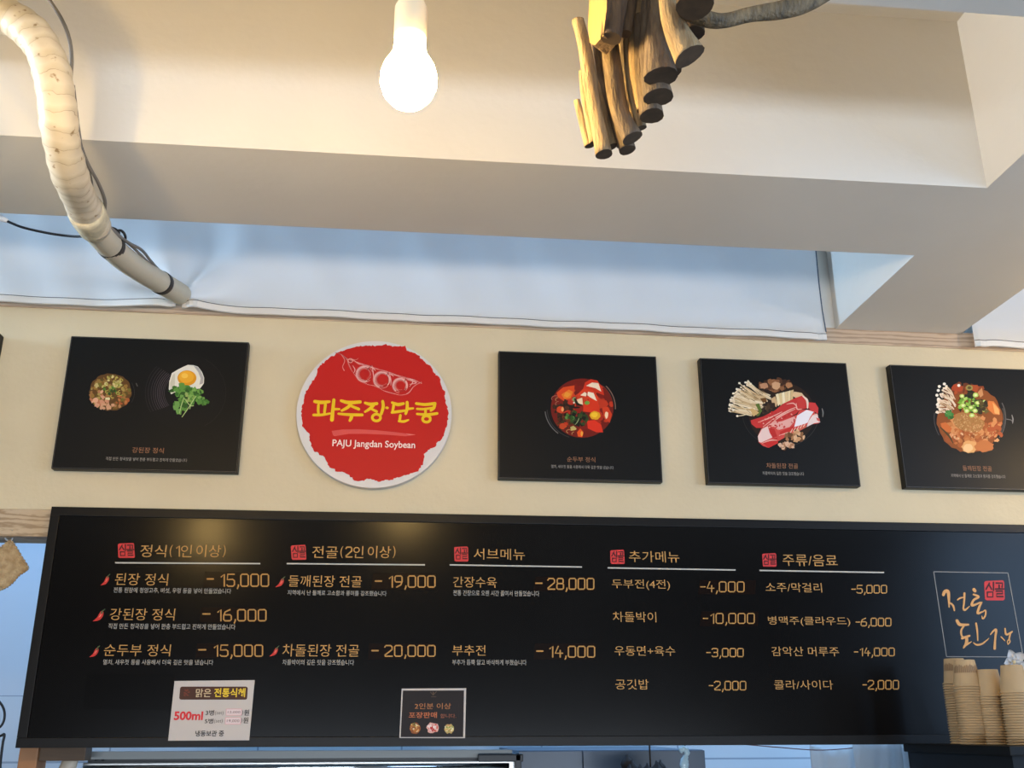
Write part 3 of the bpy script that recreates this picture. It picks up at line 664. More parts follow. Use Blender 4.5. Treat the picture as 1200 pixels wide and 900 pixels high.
# 4: perilla hot pot
f4 = picture(1.588, 2.120, 'black picture of an orange perilla stew, cut off by the right edge')
pr = Print(PY); pr.map = lambda x, y: (1080 + x / 8.183, 435 + y / 8.183); rnd = random.Random(41)
pr.disc(460, 460, 360, 335, '120f0e', n=50); pr.ring(455, 450, 350, 335, 9, '5c5856', -0.45, 0.6, 20); pr.ring(455, 450, 335, 320, 4, '6a6460', -0.3, 0.5, 18); pr.ribbon([(815, 460), (860, 470), (872, 490)], 8, '6e6a68'); pr.ribbon([(865, 420), (875, 460), (872, 500)], [6, 12, 6], '8a8683'); pr.ring(455, 450, 335, 320, 6, '4c4846', 2.6, 3.3, 14)
pr.disc(460, 460, 315, 318, '8a4a1e', jag=.03, n=44)
blobs(pr, 470, 560, 270, 170, ['b86a34', 'a85a2a', 'c47a42', '9a4e22', 'd08a52'], 80, 18, 46, rnd)
blobs(pr, 400, 190, 180, 60, ['6a3418', '8a3e1c', '4a2814', 'a84a20'], 26, 18, 40, rnd); pr.disc(345, 160, 52, 34, 'a8421e', jag=.2, n=14)
pr.poly([(640, 285), (690, 290), (750, 370), (745, 420), (690, 415), (640, 370), (620, 320)], 'd87a3a'); pr.poly([(680, 300), (735, 360), (748, 415), (700, 405)], 'e8a660'); pr.poly([(180, 500), (230, 490), (290, 550), (270, 590), (200, 570)], 'c8682e')
pr.disc(460, 725, 75, 60, 'dca062', jag=.1, n=18); pr.disc(445, 735, 46, 40, 'e8bc86', jag=.1, n=16); pr.disc(600, 720, 90, 55, 'c0703a', jag=.1, n=18); blobs(pr, 700, 560, 70, 110, ['b0552a', 'c86e3c', 'a04a22', 'd08850'], 26, 16, 36, rnd); blobs(pr, 725, 640, 40, 30, ['e0a06a', 'd88c56'], 6, 10, 20, rnd)
blobs(pr, 330, 620, 60, 60, ['c87a48', 'd89260', 'b86430', 'd8a878'], 24, 8, 18, rnd)
pr.ribbon([(180, 540), (260, 620), (300, 690)], [12, 18, 8], '4a3a1a')
# perilla powder heap
pr.disc(450, 490, 150, 92, 'a8743e', jag=.06, n=26, rot=.25); blobs(pr, 450, 490, 140, 82, ['b5834c', 'c09058', '9a6a36', 'a87844', 'c89c66'], 110, 5, 11, rnd); blobs(pr, 560, 570, 150, 80, ['c48a56', 'b87a48', 'd0a06c'], 60, 4, 10, rnd)
# mushrooms
for i in range(30):
    v = rnd.random(); tx, ty = 140 + rnd.uniform(0, 40) + 70 * (1 - v) * (1 - v), 125 + 290 * v + rnd.uniform(-10, 10); bx, by = 300 + rnd.uniform(-20, 50), 240 + 170 * v + rnd.uniform(-20, 20)
    pr.ribbon([(tx, ty), ((tx + bx) / 2 + 8, (ty + by) / 2 - 8), (bx - 60 * v, by + 20 * v)], [9, 11, 11], rnd.choice(['dcc0a0', 'd0ae8a', 'c39c76', 'e4cdb2']), n=3, caps=False); pr.disc(tx, ty, 12, 10, 'ead8c0', n=9)
for tx, ty in ((168, 148), (216, 124), (158, 186), (145, 232), (160, 268), (150, 322), (355, 138)): pr.disc(tx, ty, 15, 14, 'f0e4d4', n=12)
for _ in range(16):
    x, y = rnd.uniform(170, 260), rnd.uniform(180, 400); pr.ribbon([(x, y), (x + 38, y + 24)], [3, 5], '6a4026', smooth=False, caps=False)
# scallions
blobs(pr, 450, 320, 130, 75, ['2c3014', '3f4a1e', '24220f', '4a3a1c'], 34, 16, 34, rnd); blobs(pr, 460, 230, 50, 40, ['20200f', '2c2a16'], 8, 18, 32, rnd)
blobs(pr, 440, 320, 100, 60, ['6f9a30', '88b040', '5a8228', 'a8c85c', '7aa838'], 40, 10, 22, rnd); blobs(pr, 265, 420, 40, 36, ['3f7a34', '4c8a40', '2f6028'], 12, 12, 26, rnd)
for cx, cy, r in ((430, 382, 26), (510, 380, 26), (515, 230, 28), (480, 425, 26), (385, 240, 24), (395, 330, 26), (535, 305, 24), (470, 350, 24), (455, 160, 34), (600, 290, 16), (600, 375, 22)):
    pr.disc(cx, cy, r, r * .8, 'b8cc62' if cy > 200 else '9a8a48', jag=.08, n=14); pr.disc(cx, cy, r * .55, r * .42, 'dce0a0' if cy > 200 else '5a4a22', n=12)
blobs(pr, 590, 350, 45, 70, ['3a2f18', '55451f', '2c2412', '6a5a2c'], 16, 12, 26, rnd); pr.poly([(535, 205), (575, 160), (590, 230), (560, 255)], 'c98a58')
pr.build('food_print', f4, label='printed orange stew with scallions, enoki mushrooms and perilla powder')
text('들깨된장 전골', 1128, 1162, 546, 552, PY, '9a6a4a', f4, 'title_text'); text('지역에서 난 들깨로 고소함과 풍미를 강조했습니다', 1114.5, 1178, 556, 560, PY, '9d958c', f4, 'caption_text')

# ================================================================== ROUND SIGN
sx, sz, sr = -0.1165, 2.4885, 0.2395
sign = empty('round_sign', (sx, WALL, sz - sr), 'round white and red sign with yellow lettering between two food pictures', 'sign')
b = bmesh.new(); seg = 96
for yy in (PY - 0.0, WALL - 0.0005):
    pass
r0 = [b.verts.new((sx + sr * math.cos(2 * math.pi * k / seg), PY, sz + sr * math.sin(2 * math.pi * k / seg))) for k in range(seg)]
r1 = [b.verts.new((sx + sr * math.cos(2 * math.pi * k / seg), WALL - 0.0005, sz + sr * math.sin(2 * math.pi * k / seg))) for k in range(seg)]
b.faces.new(r0); b.faces.new(list(reversed(r1)))
for k in range(seg): b.faces.new((r0[k], r1[k], r1[(k + 1) % seg], r0[(k + 1) % seg]))
bmesh.ops.recalc_face_normals(b, faces=b.faces)
child('disc', b, mat('sign_white', 'd0c8c2', 0.5), sign)
pr = Print(PY); pr.map = lambda x, y: (340 + x / 4.735, 390 + y / 4.735)
out = [(62, 440), (80, 345), (102, 300), (145, 240), (150, 195), (230, 130), (300, 95), (360, 78), (440, 72), (500, 72), (530, 66), (570, 78), (640, 74), (645, 98), (700, 118), (740, 150), (745, 165), (780, 185), (790, 215), (832, 250), (838, 290), (858, 330), (862, 380), (880, 440), (876, 490), (860, 540), (850, 580), (815, 610), (805, 630), (745, 670), (735, 730), (710, 770), (640, 790), (560, 815), (500, 825), (435, 808), (390, 825), (350, 815), (330, 790), (290, 770), (270, 775), (220, 745), (200, 715), (190, 690), (130, 655), (105, 590), (108, 560), (68, 520)]
rnd = random.Random(3); jag = []
for a, c in zip(out, out[1:] + out[:1]):
    n = max(1, int(math.hypot(c[0] - a[0], c[1] - a[1]) / 9))
    for k in range(n):
        t = k / n; jag.append((a[0] + (c[0] - a[0]) * t + rnd.uniform(-4.5, 4.5), a[1] + (c[1] - a[1]) * t + rnd.uniform(-4.5, 4.5)))
pr.poly(jag, 'b91d19')
pr.build('red_print', sign, label='rough edged red roundel')
pod = Print(PY, base=0.0006); pod.map = lambda x, y: (360 + x / 7.5, 400 + y / 7.5)
P1, P2, P3 = 'e2a49c', 'd8857d', 'c95a52'
top = [(345, 150), (400, 160), (460, 195), (540, 210), (620, 245), (700, 265), (780, 295), (870, 318), (930, 335), (1005, 365)]
bot = [(345, 150), (370, 220), (410, 290), (460, 345), (530, 380), (600, 400), (680, 440), (760, 462), (830, 478), (890, 455), (940, 400), (1005, 365)]
for i in range(5):
    o_ = rnd.uniform
    pod.ribbon([(x + o_(-4, 4), y + o_(-2, 12)) for x, y in top], [2 + o_(0, 3) for _ in top], [P1, P2, P1, P2, P3][i])
    pod.ribbon([(x + o_(-3, 3), y + o_(-8, 2)) for x, y in bot], [1 + o_(0, 2) for _ in bot], [P2, P3, P2, P1, P3][i])
for cx, cy, r in ((505, 285, 52), (660, 335, 54), (820, 385, 46)):
    for k in range(5):
        rr = r + 22 - k * 7; a0 = rnd.uniform(0.3, 2.4)
        pod.ring(cx - 4 + k, cy + 4, rr, rr * .98, 5 + (k == 1) * 4, [P2, P1, P1, P2, P3][k], a0, a0 + rnd.uniform(3.6, 5.6), 26)
    pod.ring(cx - 3, cy + 2, r + 10, r + 10, 2.5, '7a3a36', 0.2, 3.0, 20); pod.ring(cx, cy, r - 2, r, 2, '8a3a36', 4.4, 6.6, 16)
for s in ([(560, 215), (530, 250)], [(570, 215), (580, 280), (585, 330)], [(715, 270), (700, 300)], [(720, 275), (735, 340), (735, 390)], [(870, 320), (860, 350)], [(880, 330), (930, 350), (900, 400)], [(400, 215), (420, 250), (410, 280)], [(880, 340), (960, 365), (900, 380)], [(600, 260), (580, 240), (545, 225)], [(760, 310), (740, 295), (720, 290)]):
    pod.ribbon(s, [3, 8, 3][:len(s)], P1 if len(s) > 2 else '7a3a36')
pod.ring(380, 172, 20, 18, 5, P1, 0, 6.28, 16); pod.disc(382, 176, 9, 8, '8a3a36', n=10)
pod.ribbon([(245, 100), (300, 118), (345, 155)], [4, 5, 7], '9a6a66'); pod.ribbon([(300, 118), (330, 170), (312, 225), (325, 258)], [5, 6, 6, 9], P2); pod.ribbon([(400, 160), (430, 165), (450, 150)], [4, 3, 2], P2)
pod.build('pod_print', sign, label='pale pink drawing of an open pod with three beans')
let = Print(PY, base=0.0006); let.map = lambda x, y: (355 + x / 7.06, 460 + y / 7.06)
YL = 'e2b81c'
for pts, wd in (
    ([(98, 74), (150, 82), (218, 76)], [26, 30, 22]), ([(128, 105), (126, 150), (130, 180)], [22, 22, 20]), ([(186, 100), (180, 150), (178, 178)], [24, 22, 20]), ([(88, 186), (150, 186), (226, 174)], [22, 22, 16]), ([(256, 62), (248, 140), (240, 226)], [26, 28, 32]), ([(256, 138), (302, 138)], [22, 16]),
    ([(316, 68), (380, 84), (474, 78)], [22, 30, 26]), ([(398, 92), (372, 122), (322, 150)], [26, 26, 20]), ([(400, 112), (462, 138)], [22, 24]), ([(294, 176), (390, 184), (490, 186)], [18, 24, 24]), ([(404, 190), (398, 215), (388, 232)], [28, 28, 22]),
    ([(514, 86), (560, 98), (612, 92)], [20, 28, 24]), ([(588, 98), (560, 130), (514, 160)], [26, 26, 18]), ([(558, 132), (610, 158)], [18, 22]), ([(660, 74), (664, 120), (648, 178)], [24, 26, 24]), ([(690, 126), (700, 128)], [20, 20]),
    ([(738, 84), (785, 100), (832, 92)], [20, 28, 22]), ([(752, 100), (742, 160)], [22, 22]), ([(736, 166), (790, 158), (848, 150)], [20, 24, 18]), ([(862, 82), (862, 130), (850, 176)], [24, 26, 22]), ([(868, 136), (912, 132)], [22, 16]), ([(806, 190), (800, 232)], [22, 22]), ([(792, 238), (835, 240), (872, 228)], [16, 22, 14]),
    ([(938, 92), (1010, 100), (1092, 92)], [22, 24, 26]), ([(1092, 96), (1082, 128), (1058, 150)], [24, 26, 20]), ([(944, 136), (1000, 138), (1068, 128)], [18, 20, 18]), ([(1014, 140), (1014, 176)], [22, 22]), ([(944, 178), (1030, 184), (1110, 174)], [18, 24, 22]),
):
    let.ribbon(pts, wd, YL)
let.ring(608, 208, 34, 28, 22, YL, 0, 6.3, 26); let.ring(1022, 220, 32, 26, 22, YL, 0, 6.3, 26)
let.build('yellow_lettering', sign, label='yellow brush lettering')
sw = Print(PY, base=0.0006); sw.map = let.map
sw.poly([(238, 318), (330, 306), (450, 304), (600, 312), (760, 328), (930, 350), (850, 362), (700, 350), (520, 342), (380, 342), (260, 362), (248, 352)], 'd0504a'); sw.poly([(850, 340), (935, 349), (880, 352)], 'da7a72')
sw.build('brush_stroke_print', sign)
text('PAJU Jangdan Soybean', 389.5, 486.5, 516.2, 526.6, PY, 'ead2c8', sign, 'small_text', 0.012)

# ================================================================== BLINDS IN THE TRANSOM
def blind_mat():
    m = bpy.data.materials.new('blind_fabric'); m.use_nodes = True; nt = m.node_tree; bs = nt.nodes['Principled BSDF']
    bs.inputs['Base Color'].default_value = (*lin('ecebe8'), 1); bs.inputs['Roughness'].default_value = 0.45; bs.inputs['Specular IOR Level'].default_value = 0.35
    tr = nt.nodes.new('ShaderNodeBsdfTranslucent'); tr.inputs[0].default_value = (*lin('eef0f4'), 1)
    mx = nt.nodes.new('ShaderNodeMixShader'); mx.inputs[0].default_value = 0.42
    nt.links.new(bs.outputs[0], mx.inputs[1]); nt.links.new(tr.outputs[0], mx.inputs[2])
    nt.links.new(mx.outputs[0], nt.nodes['Material Output'].inputs[0]); return m
blindm = blind_mat()
hemm = mat('hem_band', 'd9d5cf', 0.5); seamm = mat('seam_line', '5c5a5c', 0.7)
pipe_end = onY(211, 344, 2.96)
def blind(label, x0, x1, zb, slit=None, seed=0, curl=None):
    rnd = random.Random(seed); Yb = 3.0 - 0.006
    r = empty('roller_blind', ((x0 + x1) / 2, Yb, zb), label, 'blind', 'roller blinds in the transom')
    def wob(x, z):
        h = z - zb; y = 0.0025 * math.sin(x * 5.1 + seed) * math.exp(-h * 2) + 0.003 * math.sin(x * 13 + 2 * seed + h * 9) + 0.0025 * math.sin(x * 31 + h * 14)
        if slit is not None:
            dx, dz = x - slit.x, z - (slit.z - 0.01); rr = math.hypot(dx, dz); a = math.atan2(dz, dx)
            y += 0.026 * math.exp(-rr / 0.24) * math.sin(5 * a + 0.8) * min(1, rr / 0.06) - 0.012 * math.exp(-(rr / 0.16) ** 2)
        for cx, k, am in ((x1 - .42, 2.2, .006), (x0 + .35, -2.0, .005), ((x0 + x1) / 2 + .12, 1.2, .006), ((x0 + x1) / 2 + .5, -1.5, .004)):
            d = (x - cx) - h * k * .5; y += am * math.exp(-(d / .05) ** 2) * math.exp(-h * 5) * min(1, h / .05)
        if curl: 
            y -= 0.018 * math.exp(-((x - curl) / .012) ** 2) * math.exp(-h * 22)
        return Yb - 0.004 + y
    def sag(x):
        s = TOP(x) - .003 - zb
        if slit is not None:
            d = x - slit.x + .02; s += 0.014 * math.exp(-abs(d) / .03)
        if curl: s += -0.006 * math.exp(-((x - curl) / .03) ** 2)
        return s + 0.0007 * math.sin(x * 4 + seed)
    b = bmesh.new(); nx = int((x1 - x0) / .0125); zs = [0.022 + .0085 * k for k in range(30)] + [.30, .36, .42, .47]
    G = [[b.verts.new((x0 + (x1 - x0) * i / nx, wob(x0 + (x1 - x0) * i / nx, zb + h), zb + h + sag(x0 + (x1 - x0) * i / nx) * max(0, 1 - h * 8))) for h in zs] for i in range(nx + 1)]
    for i in range(nx):
        for k in range(len(zs) - 1):
            f = b.faces.new((G[i][k], G[i + 1][k], G[i + 1][k + 1], G[i][k + 1])); f.smooth = True
    child('fabric', b, blindm, r)
    # hem pocket: a flat bar of folded fabric, split where a slit is
    for (a, c) in ([(x0, x1)] if slit is None else [(x0, slit.x - .016), (slit.x + .006, x1)]):
        b = bmesh.new(); n = max(2, int((c - a) / .0125)); rings = []
        for i in range(n + 1):
            x = a + (c - a) * i / n; y = wob(x, zb + .022); s = sag(x)
            rings.append([b.verts.new((x, y - .0035, zb + s + .0015)), b.verts.new((x, y - .004, zb + s + .0205)), b.verts.new((x, y + .0005, zb + s + .0225)), b.verts.new((x, y + .002, zb + s))])
        for i in range(n):
            for k in range(4): b.faces.new((rings[i][k], rings[i + 1][k], rings[i + 1][(k + 1) % 4], rings[i][(k + 1) % 4]))
        b.faces.new(rings[0]); b.faces.new(list(reversed(rings[-1]))); bmesh.ops.recalc_face_normals(b, faces=b.faces)
        child('hem', b, hemm, r)
        sm = [(a + (c - a) * i / n, wob(a + (c - a) * i / n, zb + .022) - .003, zb + .0225 + sag(a + (c - a) * i / n)) for i in range(n + 1)]
        child('hem_seam', tube_bm(sm, 0.0011, 5), seamm, r)
    child('side_seam', tube_bm([(x1, wob(x1, zb + h) - .001, zb + h) for h in (.015, .1, .2, .3, .45)], 0.0022, 6), mat('blind_edge', '4a5668', 0.7), r)
    child('roller', tube_bm([(x0, Yb + .02, CEIL - .035), (x1, Yb + .02, CEIL - .035)], 0.025, 16), mat('roller_tube', 'c9c7c3', 0.5), r)
    return r
blind('wide pale roller blind above the wall, split around the bent pipe', -3.4, onY(958, 300, 2.99).x - 0.004, 2.797, slit=pipe_end, seed=1, curl=onY(958, 300, 2.99).x - .01)
blind('cream roller blind right of the ceiling cross beam, at the right edge', 1.895, 4.0, 2.797, seed=2, curl=1.91)

# ================================================================== BENT INSULATED PIPE
def tape_mat():
    m = bpy.data.materials.new('pipe_tape'); m.use_nodes = True; nt = m.node_tree; bs = nt.nodes['Principled BSDF']
    uv = nt.nodes.new('ShaderNodeUVMap'); sp = nt.nodes.new('ShaderNodeSeparateXYZ'); nt.links.new(uv.outputs[0], sp.inputs[0])
    mu = nt.nodes.new('ShaderNodeMath'); mu.operation = 'MULTIPLY'; mu.inputs[1].default_value = 30; nt.links.new(sp.outputs['X'], mu.inputs[0])
    ad = nt.nodes.new('ShaderNodeMath'); ad.operation = 'ADD'; nt.links.new(mu.outputs[0], ad.inputs[0]); nt.links.new(sp.outputs['Y'], ad.inputs[1])
    nz = nt.nodes.new('ShaderNodeTexNoise'); nz.inputs['Scale'].default_value = 22; tc = nt.nodes.new('ShaderNodeTexCoord'); nt.links.new(tc.outputs['Object'], nz.inputs['Vector'])
    nm = nt.nodes.new('ShaderNodeMath'); nm.operation = 'MULTIPLY_ADD'; nm.inputs[1].default_value = 1.1; nt.links.new(nz.outputs['Fac'], nm.inputs[0]); nt.links.new(ad.outputs[0], nm.inputs[2])
    fr = nt.nodes.new('ShaderNodeMath'); fr.operation = 'FRACT'; nt.links.new(nm.outputs[0], fr.inputs[0])
    r = nt.nodes.new('ShaderNodeValToRGB'); e = r.color_ramp.elements
    e[0].position = 0.0; e[0].color = (*lin('8a7a62'), 1); e[1].position = 0.035; e[1].color = (*lin('c9bda6'), 1)
    e2 = e.new(0.6); e2.color = (*lin('d3c9b4'), 1); e3 = e.new(0.97); e3.color = (*lin('c4b89e'), 1)
    nt.links.new(fr.outputs[0], r.inputs['Fac'])
    n2 = nt.nodes.new('ShaderNodeTexNoise'); n2.inputs['Scale'].default_value = 60; nt.links.new(tc.outputs['Object'], n2.inputs['Vector'])
    r2 = nt.nodes.new('ShaderNodeValToRGB'); r2.color_ramp.elements[0].position = .66; r2.color_ramp.elements[1].position = .74
    r2.color_ramp.elements[0].color = (1, 1, 1, 1); r2.color_ramp.elements[1].color = (*lin('a58a62'), 1); nt.links.new(n2.outputs['Fac'], r2.inputs['Fac'])
    mx = nt.nodes.new('ShaderNodeMix'); mx.data_type = 'RGBA'; mx.blend_type = 'MULTIPLY'; mx.inputs[0].default_value = 0.8
    nt.links.new(r.outputs['Color'], mx.inputs[6]); nt.links.new(r2.outputs['Color'], mx.inputs[7]); nt.links.new(mx.outputs[2], bs.inputs['Base Color'])
    bp = nt.nodes.new('ShaderNodeBump'); bp.inputs['Strength'].default_value = 0.22; bp.inputs['Distance'].default_value = 0.003
    nt.links.new(fr.outputs[0], bp.inputs['Height']); nt.links.new(bp.outputs['Normal'], bs.inputs['Normal'])
    bs.inputs['Roughness'].default_value = 0.45; return m
tape = tape_mat()
bare = mat('bare_pipe', 'cfc6b0', 0.5, var=0.1, scale=10)
strapm = mat('black_strap', '2a2622', 0.6)
def path(pts, n=8): 
    return [onY(x, y, d) for x, y, d in spline(pts, n)]
pipe = empty('insulated_pipe', onY(65, 110, 1.87), 'bent cream tape-wrapped pipe curving from the upper left down to the wide blind', 'pipe')
up = [(-75, 10, 1.86), (-30, 12, 1.85), (10, 20, 1.845), (40, 42, 1.845), (58, 75, 1.85), (66, 115, 1.87), (71, 160, 1.92), (82, 205, 2.03), (98, 242, 2.2), (112, 266, 2.31)]
pu = path(up); rr = [0.0385 + 0.0012 * math.sin(i * 1.7) + 0.0008 * math.sin(i * .6) for i in range(len(pu))]
child('taped_section', tube_bm(pu, rr, 24, lump=0.02, seed=3), tape, pipe, True)
lo = [(104, 256, 2.27), (118, 276, 2.37), (140, 299, 2.52), (165, 317, 2.68), (190, 332, 2.83), (212, 345, 2.975)]
plo = path(lo); child('bare_section', tube_bm(plo, 0.0335, 24), bare, pipe, True)
child('frayed_collar', tube_bm(path([(100, 246, 2.215), (108, 262, 2.30), (113, 269, 2.33)], 4), [0.041, 0.043, 0.043, 0.043, 0.0425, 0.0425, 0.041, 0.04, 0.039], 20, lump=0.06, seed=8), mat('frayed_tape', 'd6ccae', 0.6, var=0.25, scale=50, bump=.4), pipe, True)
for a, c in (((127.5, 286, 2.435), (131, 290, 2.462)), ((187, 330.2, 2.81), (190.5, 332.4, 2.832))):
    child('strap', tube_bm(path([a, c], 3), 0.0352, 24), strapm, pipe, True)
child('top_flange', lathe_bm([(0, -.0), (.05, 0), (.05, .012), (0, .012)], (0, 0, 0)), bare, None) if False else None
# cables
greym = mat('grey_cable', '77736e', 0.5); blackm = mat('black_cable', '141820', 0.4)
def cable(name, pts, r, m, label, cat, group=None, tail=None):
    P_ = path(pts, 8)
    o = child(name, tube_bm(P_, r, 8), m, None, True); tag(o, label, cat, group)
    return o
cable('grey_cable', [(40, -25, 1.9), (60, 3, 1.9), (73, 24, 1.9), (81, 45, 1.9), (84, 68, 1.91), (83, 100, 1.93), (88, 135, 1.97), (93, 165, 2.0), (103, 192, 2.05), (115, 214, 2.12), (123, 236, 2.22), (122, 256, 2.3), (131, 270, 2.36), (150, 284, 2.48), (166, 293, 2.58), (176, 305, 2.66), (186, 316, 2.76), (204, 331, 2.88)], 0.0042, greym, 'grey cable tied along the right side of the bent pipe', 'cable', 'grey cables on the pipe')
cable('grey_cable', [(86, 100, 1.99), (92, 150, 2.02), (97, 180, 2.05), (106, 208, 2.1), (109, 228, 2.17), (117, 246, 2.26), (124, 260, 2.33), (140, 276, 2.44), (158, 292, 2.55), (175, 309, 2.68), (183, 318, 2.76)], 0.0036, greym, 'thinner grey cable looping beside the pipe under the beam', 'cable', 'grey cables on the pipe')
cable('brown_cable', [(-30, -5, 1.96), (0, 22, 1.96), (20, 40, 1.96), (47, 66, 1.96), (66, 84, 1.96)], 0.0033, mat('brown_cable', '55473a', 0.5), 'thin brown cable crossing behind the pipe bend at top left', 'cable')
cable('black_cable', [(8, 259, 2.52), (25, 266, 2.52), (50, 272, 2.52), (75, 276, 2.52), (97, 277, 2.5), (118, 272, 2.47), (130, 267, 2.46), (139, 272, 2.46), (137, 280, 2.47), (129, 275, 2.47), (141, 270, 2.47), (147, 278, 2.48), (143, 290, 2.52)], 0.0036, blackm, 'black cord from the left edge, looped behind the pipe', 'cord')
pl = bpy.data.objects['black_cable']
b = tube_bm([onY(-14, 250, 2.52), onY(2, 256, 2.52), onY(9, 259.5, 2.52)], [.011, .009, .005], 10)
child('cord_connector', b, mat('white_plastic', 'e0e2e6', 0.4), pl)['label'] = 'white plastic connector'

# ================================================================== PENDANT BULBS
bulbm = bpy.data.materials.new('lit_bulb_glass'); bulbm.use_nodes = True
_n = bulbm.node_tree; _e = _n.nodes.new('ShaderNodeEmission'); _e.inputs[0].default_value = (*BULB_COL, 1); _e.inputs[1].default_value = BULB_L
_n.links.new(_e.outputs[0], _n.nodes['Material Output'].inputs[0])
sockm = mat('socket_ceramic', 'e6ddc8', 0.35)
def pendant(loc, label, k=1.12):
    x, y, z = loc   # z = centre of the bulb
    top_ = SOF if 0.99 < y < 1.48 and x < 1.42 else CEIL
    r = empty('pendant_bulb', (x, y, top_), label, 'lamp', 'bare pendant bulbs')
    prof = [(0, -.046), (.012, -.0445), (.024, -.038), (.034, -.026), (.0395, -.010), (.0395, .004), (.036, .018), (.0285, .032), (.0235, .042), (.0225, .056), (.0215, .064), (0, .066)]
    prof = [(a * k, c * k) for a, c in prof]
    child('bulb', lathe_bm(prof, (x, y, z)), bulbm, r)
    child('socket', lathe_bm([(a * k, c * k) for a, c in [(0, .062), (.0225, .062), (.0235, .07), (.0235, .118), (.019, .128), (.008, .136), (0, .136)]], (x, y, z)), sockm, r)
    child('cord', tube_bm([(x, y, z + .14), (x, y, top_ - .02)], 0.0035, 8), mat('lamp_cord', 'cfc4ae', 0.6), r)
    child('ceiling_rose', lathe_bm([(0, -.03), (.03, -.03), (.045, -.01), (.045, 0), (0, 0)], (x, y, top_)), sockm, r)
    return r
bp0 = onY(479, 92, 1.33)
pendant(bp0, 'lit bare bulb hanging in front of the ceiling beam')
pendant((-0.93, 1.2, 2.43), 'lit bare bulb out of frame, mirrored in the menu board at left')
pendant((2.55, 2.25, 2.52), 'lit bare bulb beyond the cross beam, out of frame at right')

# ================================================================== DRIFTWOOD HANGING
def drift_mat(name, c1, c2):
    m = mat(name, c1, 0.75, col2=c2, scale=14, stretch=(6, 6, 1.2), bump=0.6, bscale=35); return m
dm1 = drift_mat('pale_driftwood', 'ab946e', '7c6649'); dm2 = drift_mat('grey_driftwood', '7f6c55', '4c3d2f'); dm3 = drift_mat('dark_bark', '6a5238', '3a2c20')
endm = mat('end_grain', '54422f', 0.85, var=0.35, scale=60)
cutm = mat('fresh_cut_wood', 'ab8850', 0.7, var=0.15, scale=20, stretch=(5, 5, 1))
drift = empty('driftwood_hanging', (onY(750, 40, 1.25).x, 1.25, SOF), 'hanging bundle of cut driftwood sticks in front of the ceiling beam', 'decoration')
sticks = [
    # top, (mid), bottom pixel; depth; widths; material
    ([(676, 118), (682, 140), (691, 171)], 1.42, [8, 9, 11], dm1), ([(684, 84), (688, 120), (697, 168)], 1.40, [11, 13, 12], dm1),
    ([(677, 24), (686, 60), (694, 110), (708, 181)], 1.355, [15, 16, 17, 22], dm1), ([(697, 30), (702, 90), (708, 140), (717, 172)], 1.375, [13, 14, 14, 15], dm1),
    ([(712, 20), (718, 80), (726, 130), (741, 162)], 1.315, [20, 21, 23, 28], dm2), ([(720, 60), (724, 130), (735, 176)], 1.35, [16, 18, 20], dm2),
    ([(734, 10), (737, 60), (743, 110), (752, 150)], 1.31, [14, 13, 13, 12], dm1), ([(745, -40), (747, 30), (746, 75), (757, 128)], 1.29, [16, 18, 17, 20], dm1),
    ([(752, 20), (758, 90), (764, 136)], 1.27, [20, 26, 32], dm2), ([(764, -40), (764, 40), (766, 80), (772, 114)], 1.235, [22, 26, 30, 38], dm2),
    ([(768, -50), (769, 20), (770, 60), (775, 90)], 1.2, [16, 21, 27, 39], dm2), ([(779, -60), (782, 0), (792, 35), (808, 66)], 1.14, [16, 20, 30, 41], dm1),
    ([(812, -70), (814, -20), (814, 8)], 1.06, [34, 40, 43], dm3), ([(700, 25), (706, 90), (724, 150), (731, 168)], 1.37, [15, 16, 17, 18], dm2), ([(752, -20), (754, 60), (752, 110), (749, 143)], 1.335, [18, 19, 18, 15], dm2), ([(727, -20), (729, 40), (733, 100), (743, 152)], 1.345, [18, 19, 19, 17], dm1),
    ([(776, -40), (778, 10), (781, 60), (784, 84)], 1.26, [20, 24, 26, 28], dm2), ([(790, -60), (796, -10), (801, 30), (806, 54)], 1.2, [20, 22, 24, 28], dm2),
    ([(727, -60), (722, 0), (716, 45)], 1.2, [26, 28, 24], dm3),
    ([(740, -60), (737, 0), (733, 40)], 1.24, [22, 20, 14], dm3), ([(800, -70), (806, -20), (812, 40)], 1.18, [24, 28, 30], dm3),
]
for i, (pp, d, wd, m) in enumerate(sticks):
    P3 = spline([(x, y, w_) for (x, y), w_ in zip(pp, wd)], 7)
    pts = [onY(x, y, d) for x, y, _ in P3]
    # keep every stick near upright in depth, tipping slightly towards the room
    rad = [w_ * 0.5 / FPX * (p - EYE).dot(_F) for (x, y, w_), p in zip(P3, pts)]
    b = tube_bm(pts, rad, 14, lump=0.11, seed=i * 3 + 1)
    b.faces.ensure_lookup_table(); b.faces[-1].material_index = 1; b.faces[-2].material_index = 1
    o = child('stick', b, m, drift); o.data.materials.append(endm)
# split log with the pale cut face
b = bmesh.new(); dpt = 1.17
outl = [(693, -40), (712, -40), (711, 10), (707, 42), (697, 53), (691, 50), (689, 30)]
fd_ = lambda x: 1.17 + (712 - x) / 23 * 0.11
vf = [b.verts.new(onY(x, y, fd_(x))) for x, y in outl]; vb = [b.verts.new(v.co + Vector((.024, .028, .006))) for v in vf]
b.faces.new(vf)
b.faces.new(list(reversed(vb))).material_index = 1
for i in range(len(vf)):
    j = (i + 1) % len(vf); f = b.faces.new((vf[j], vf[i], vb[i], vb[j])); f.material_index = 1
bmesh.ops.recalc_face_normals(b, faces=b.faces)
o = child('split_log', b, cutm, drift); o.data.materials.append(dm3); o['label'] = 'split log with a pale cut face'
P3 = spline([(800, 10, 20), (828, 22, 19), (850, 24, 17), (880, 17, 18), (915, 12, 21), (945, 3, 21), (985, -18, 17), (1040, -50, 14)], 8)
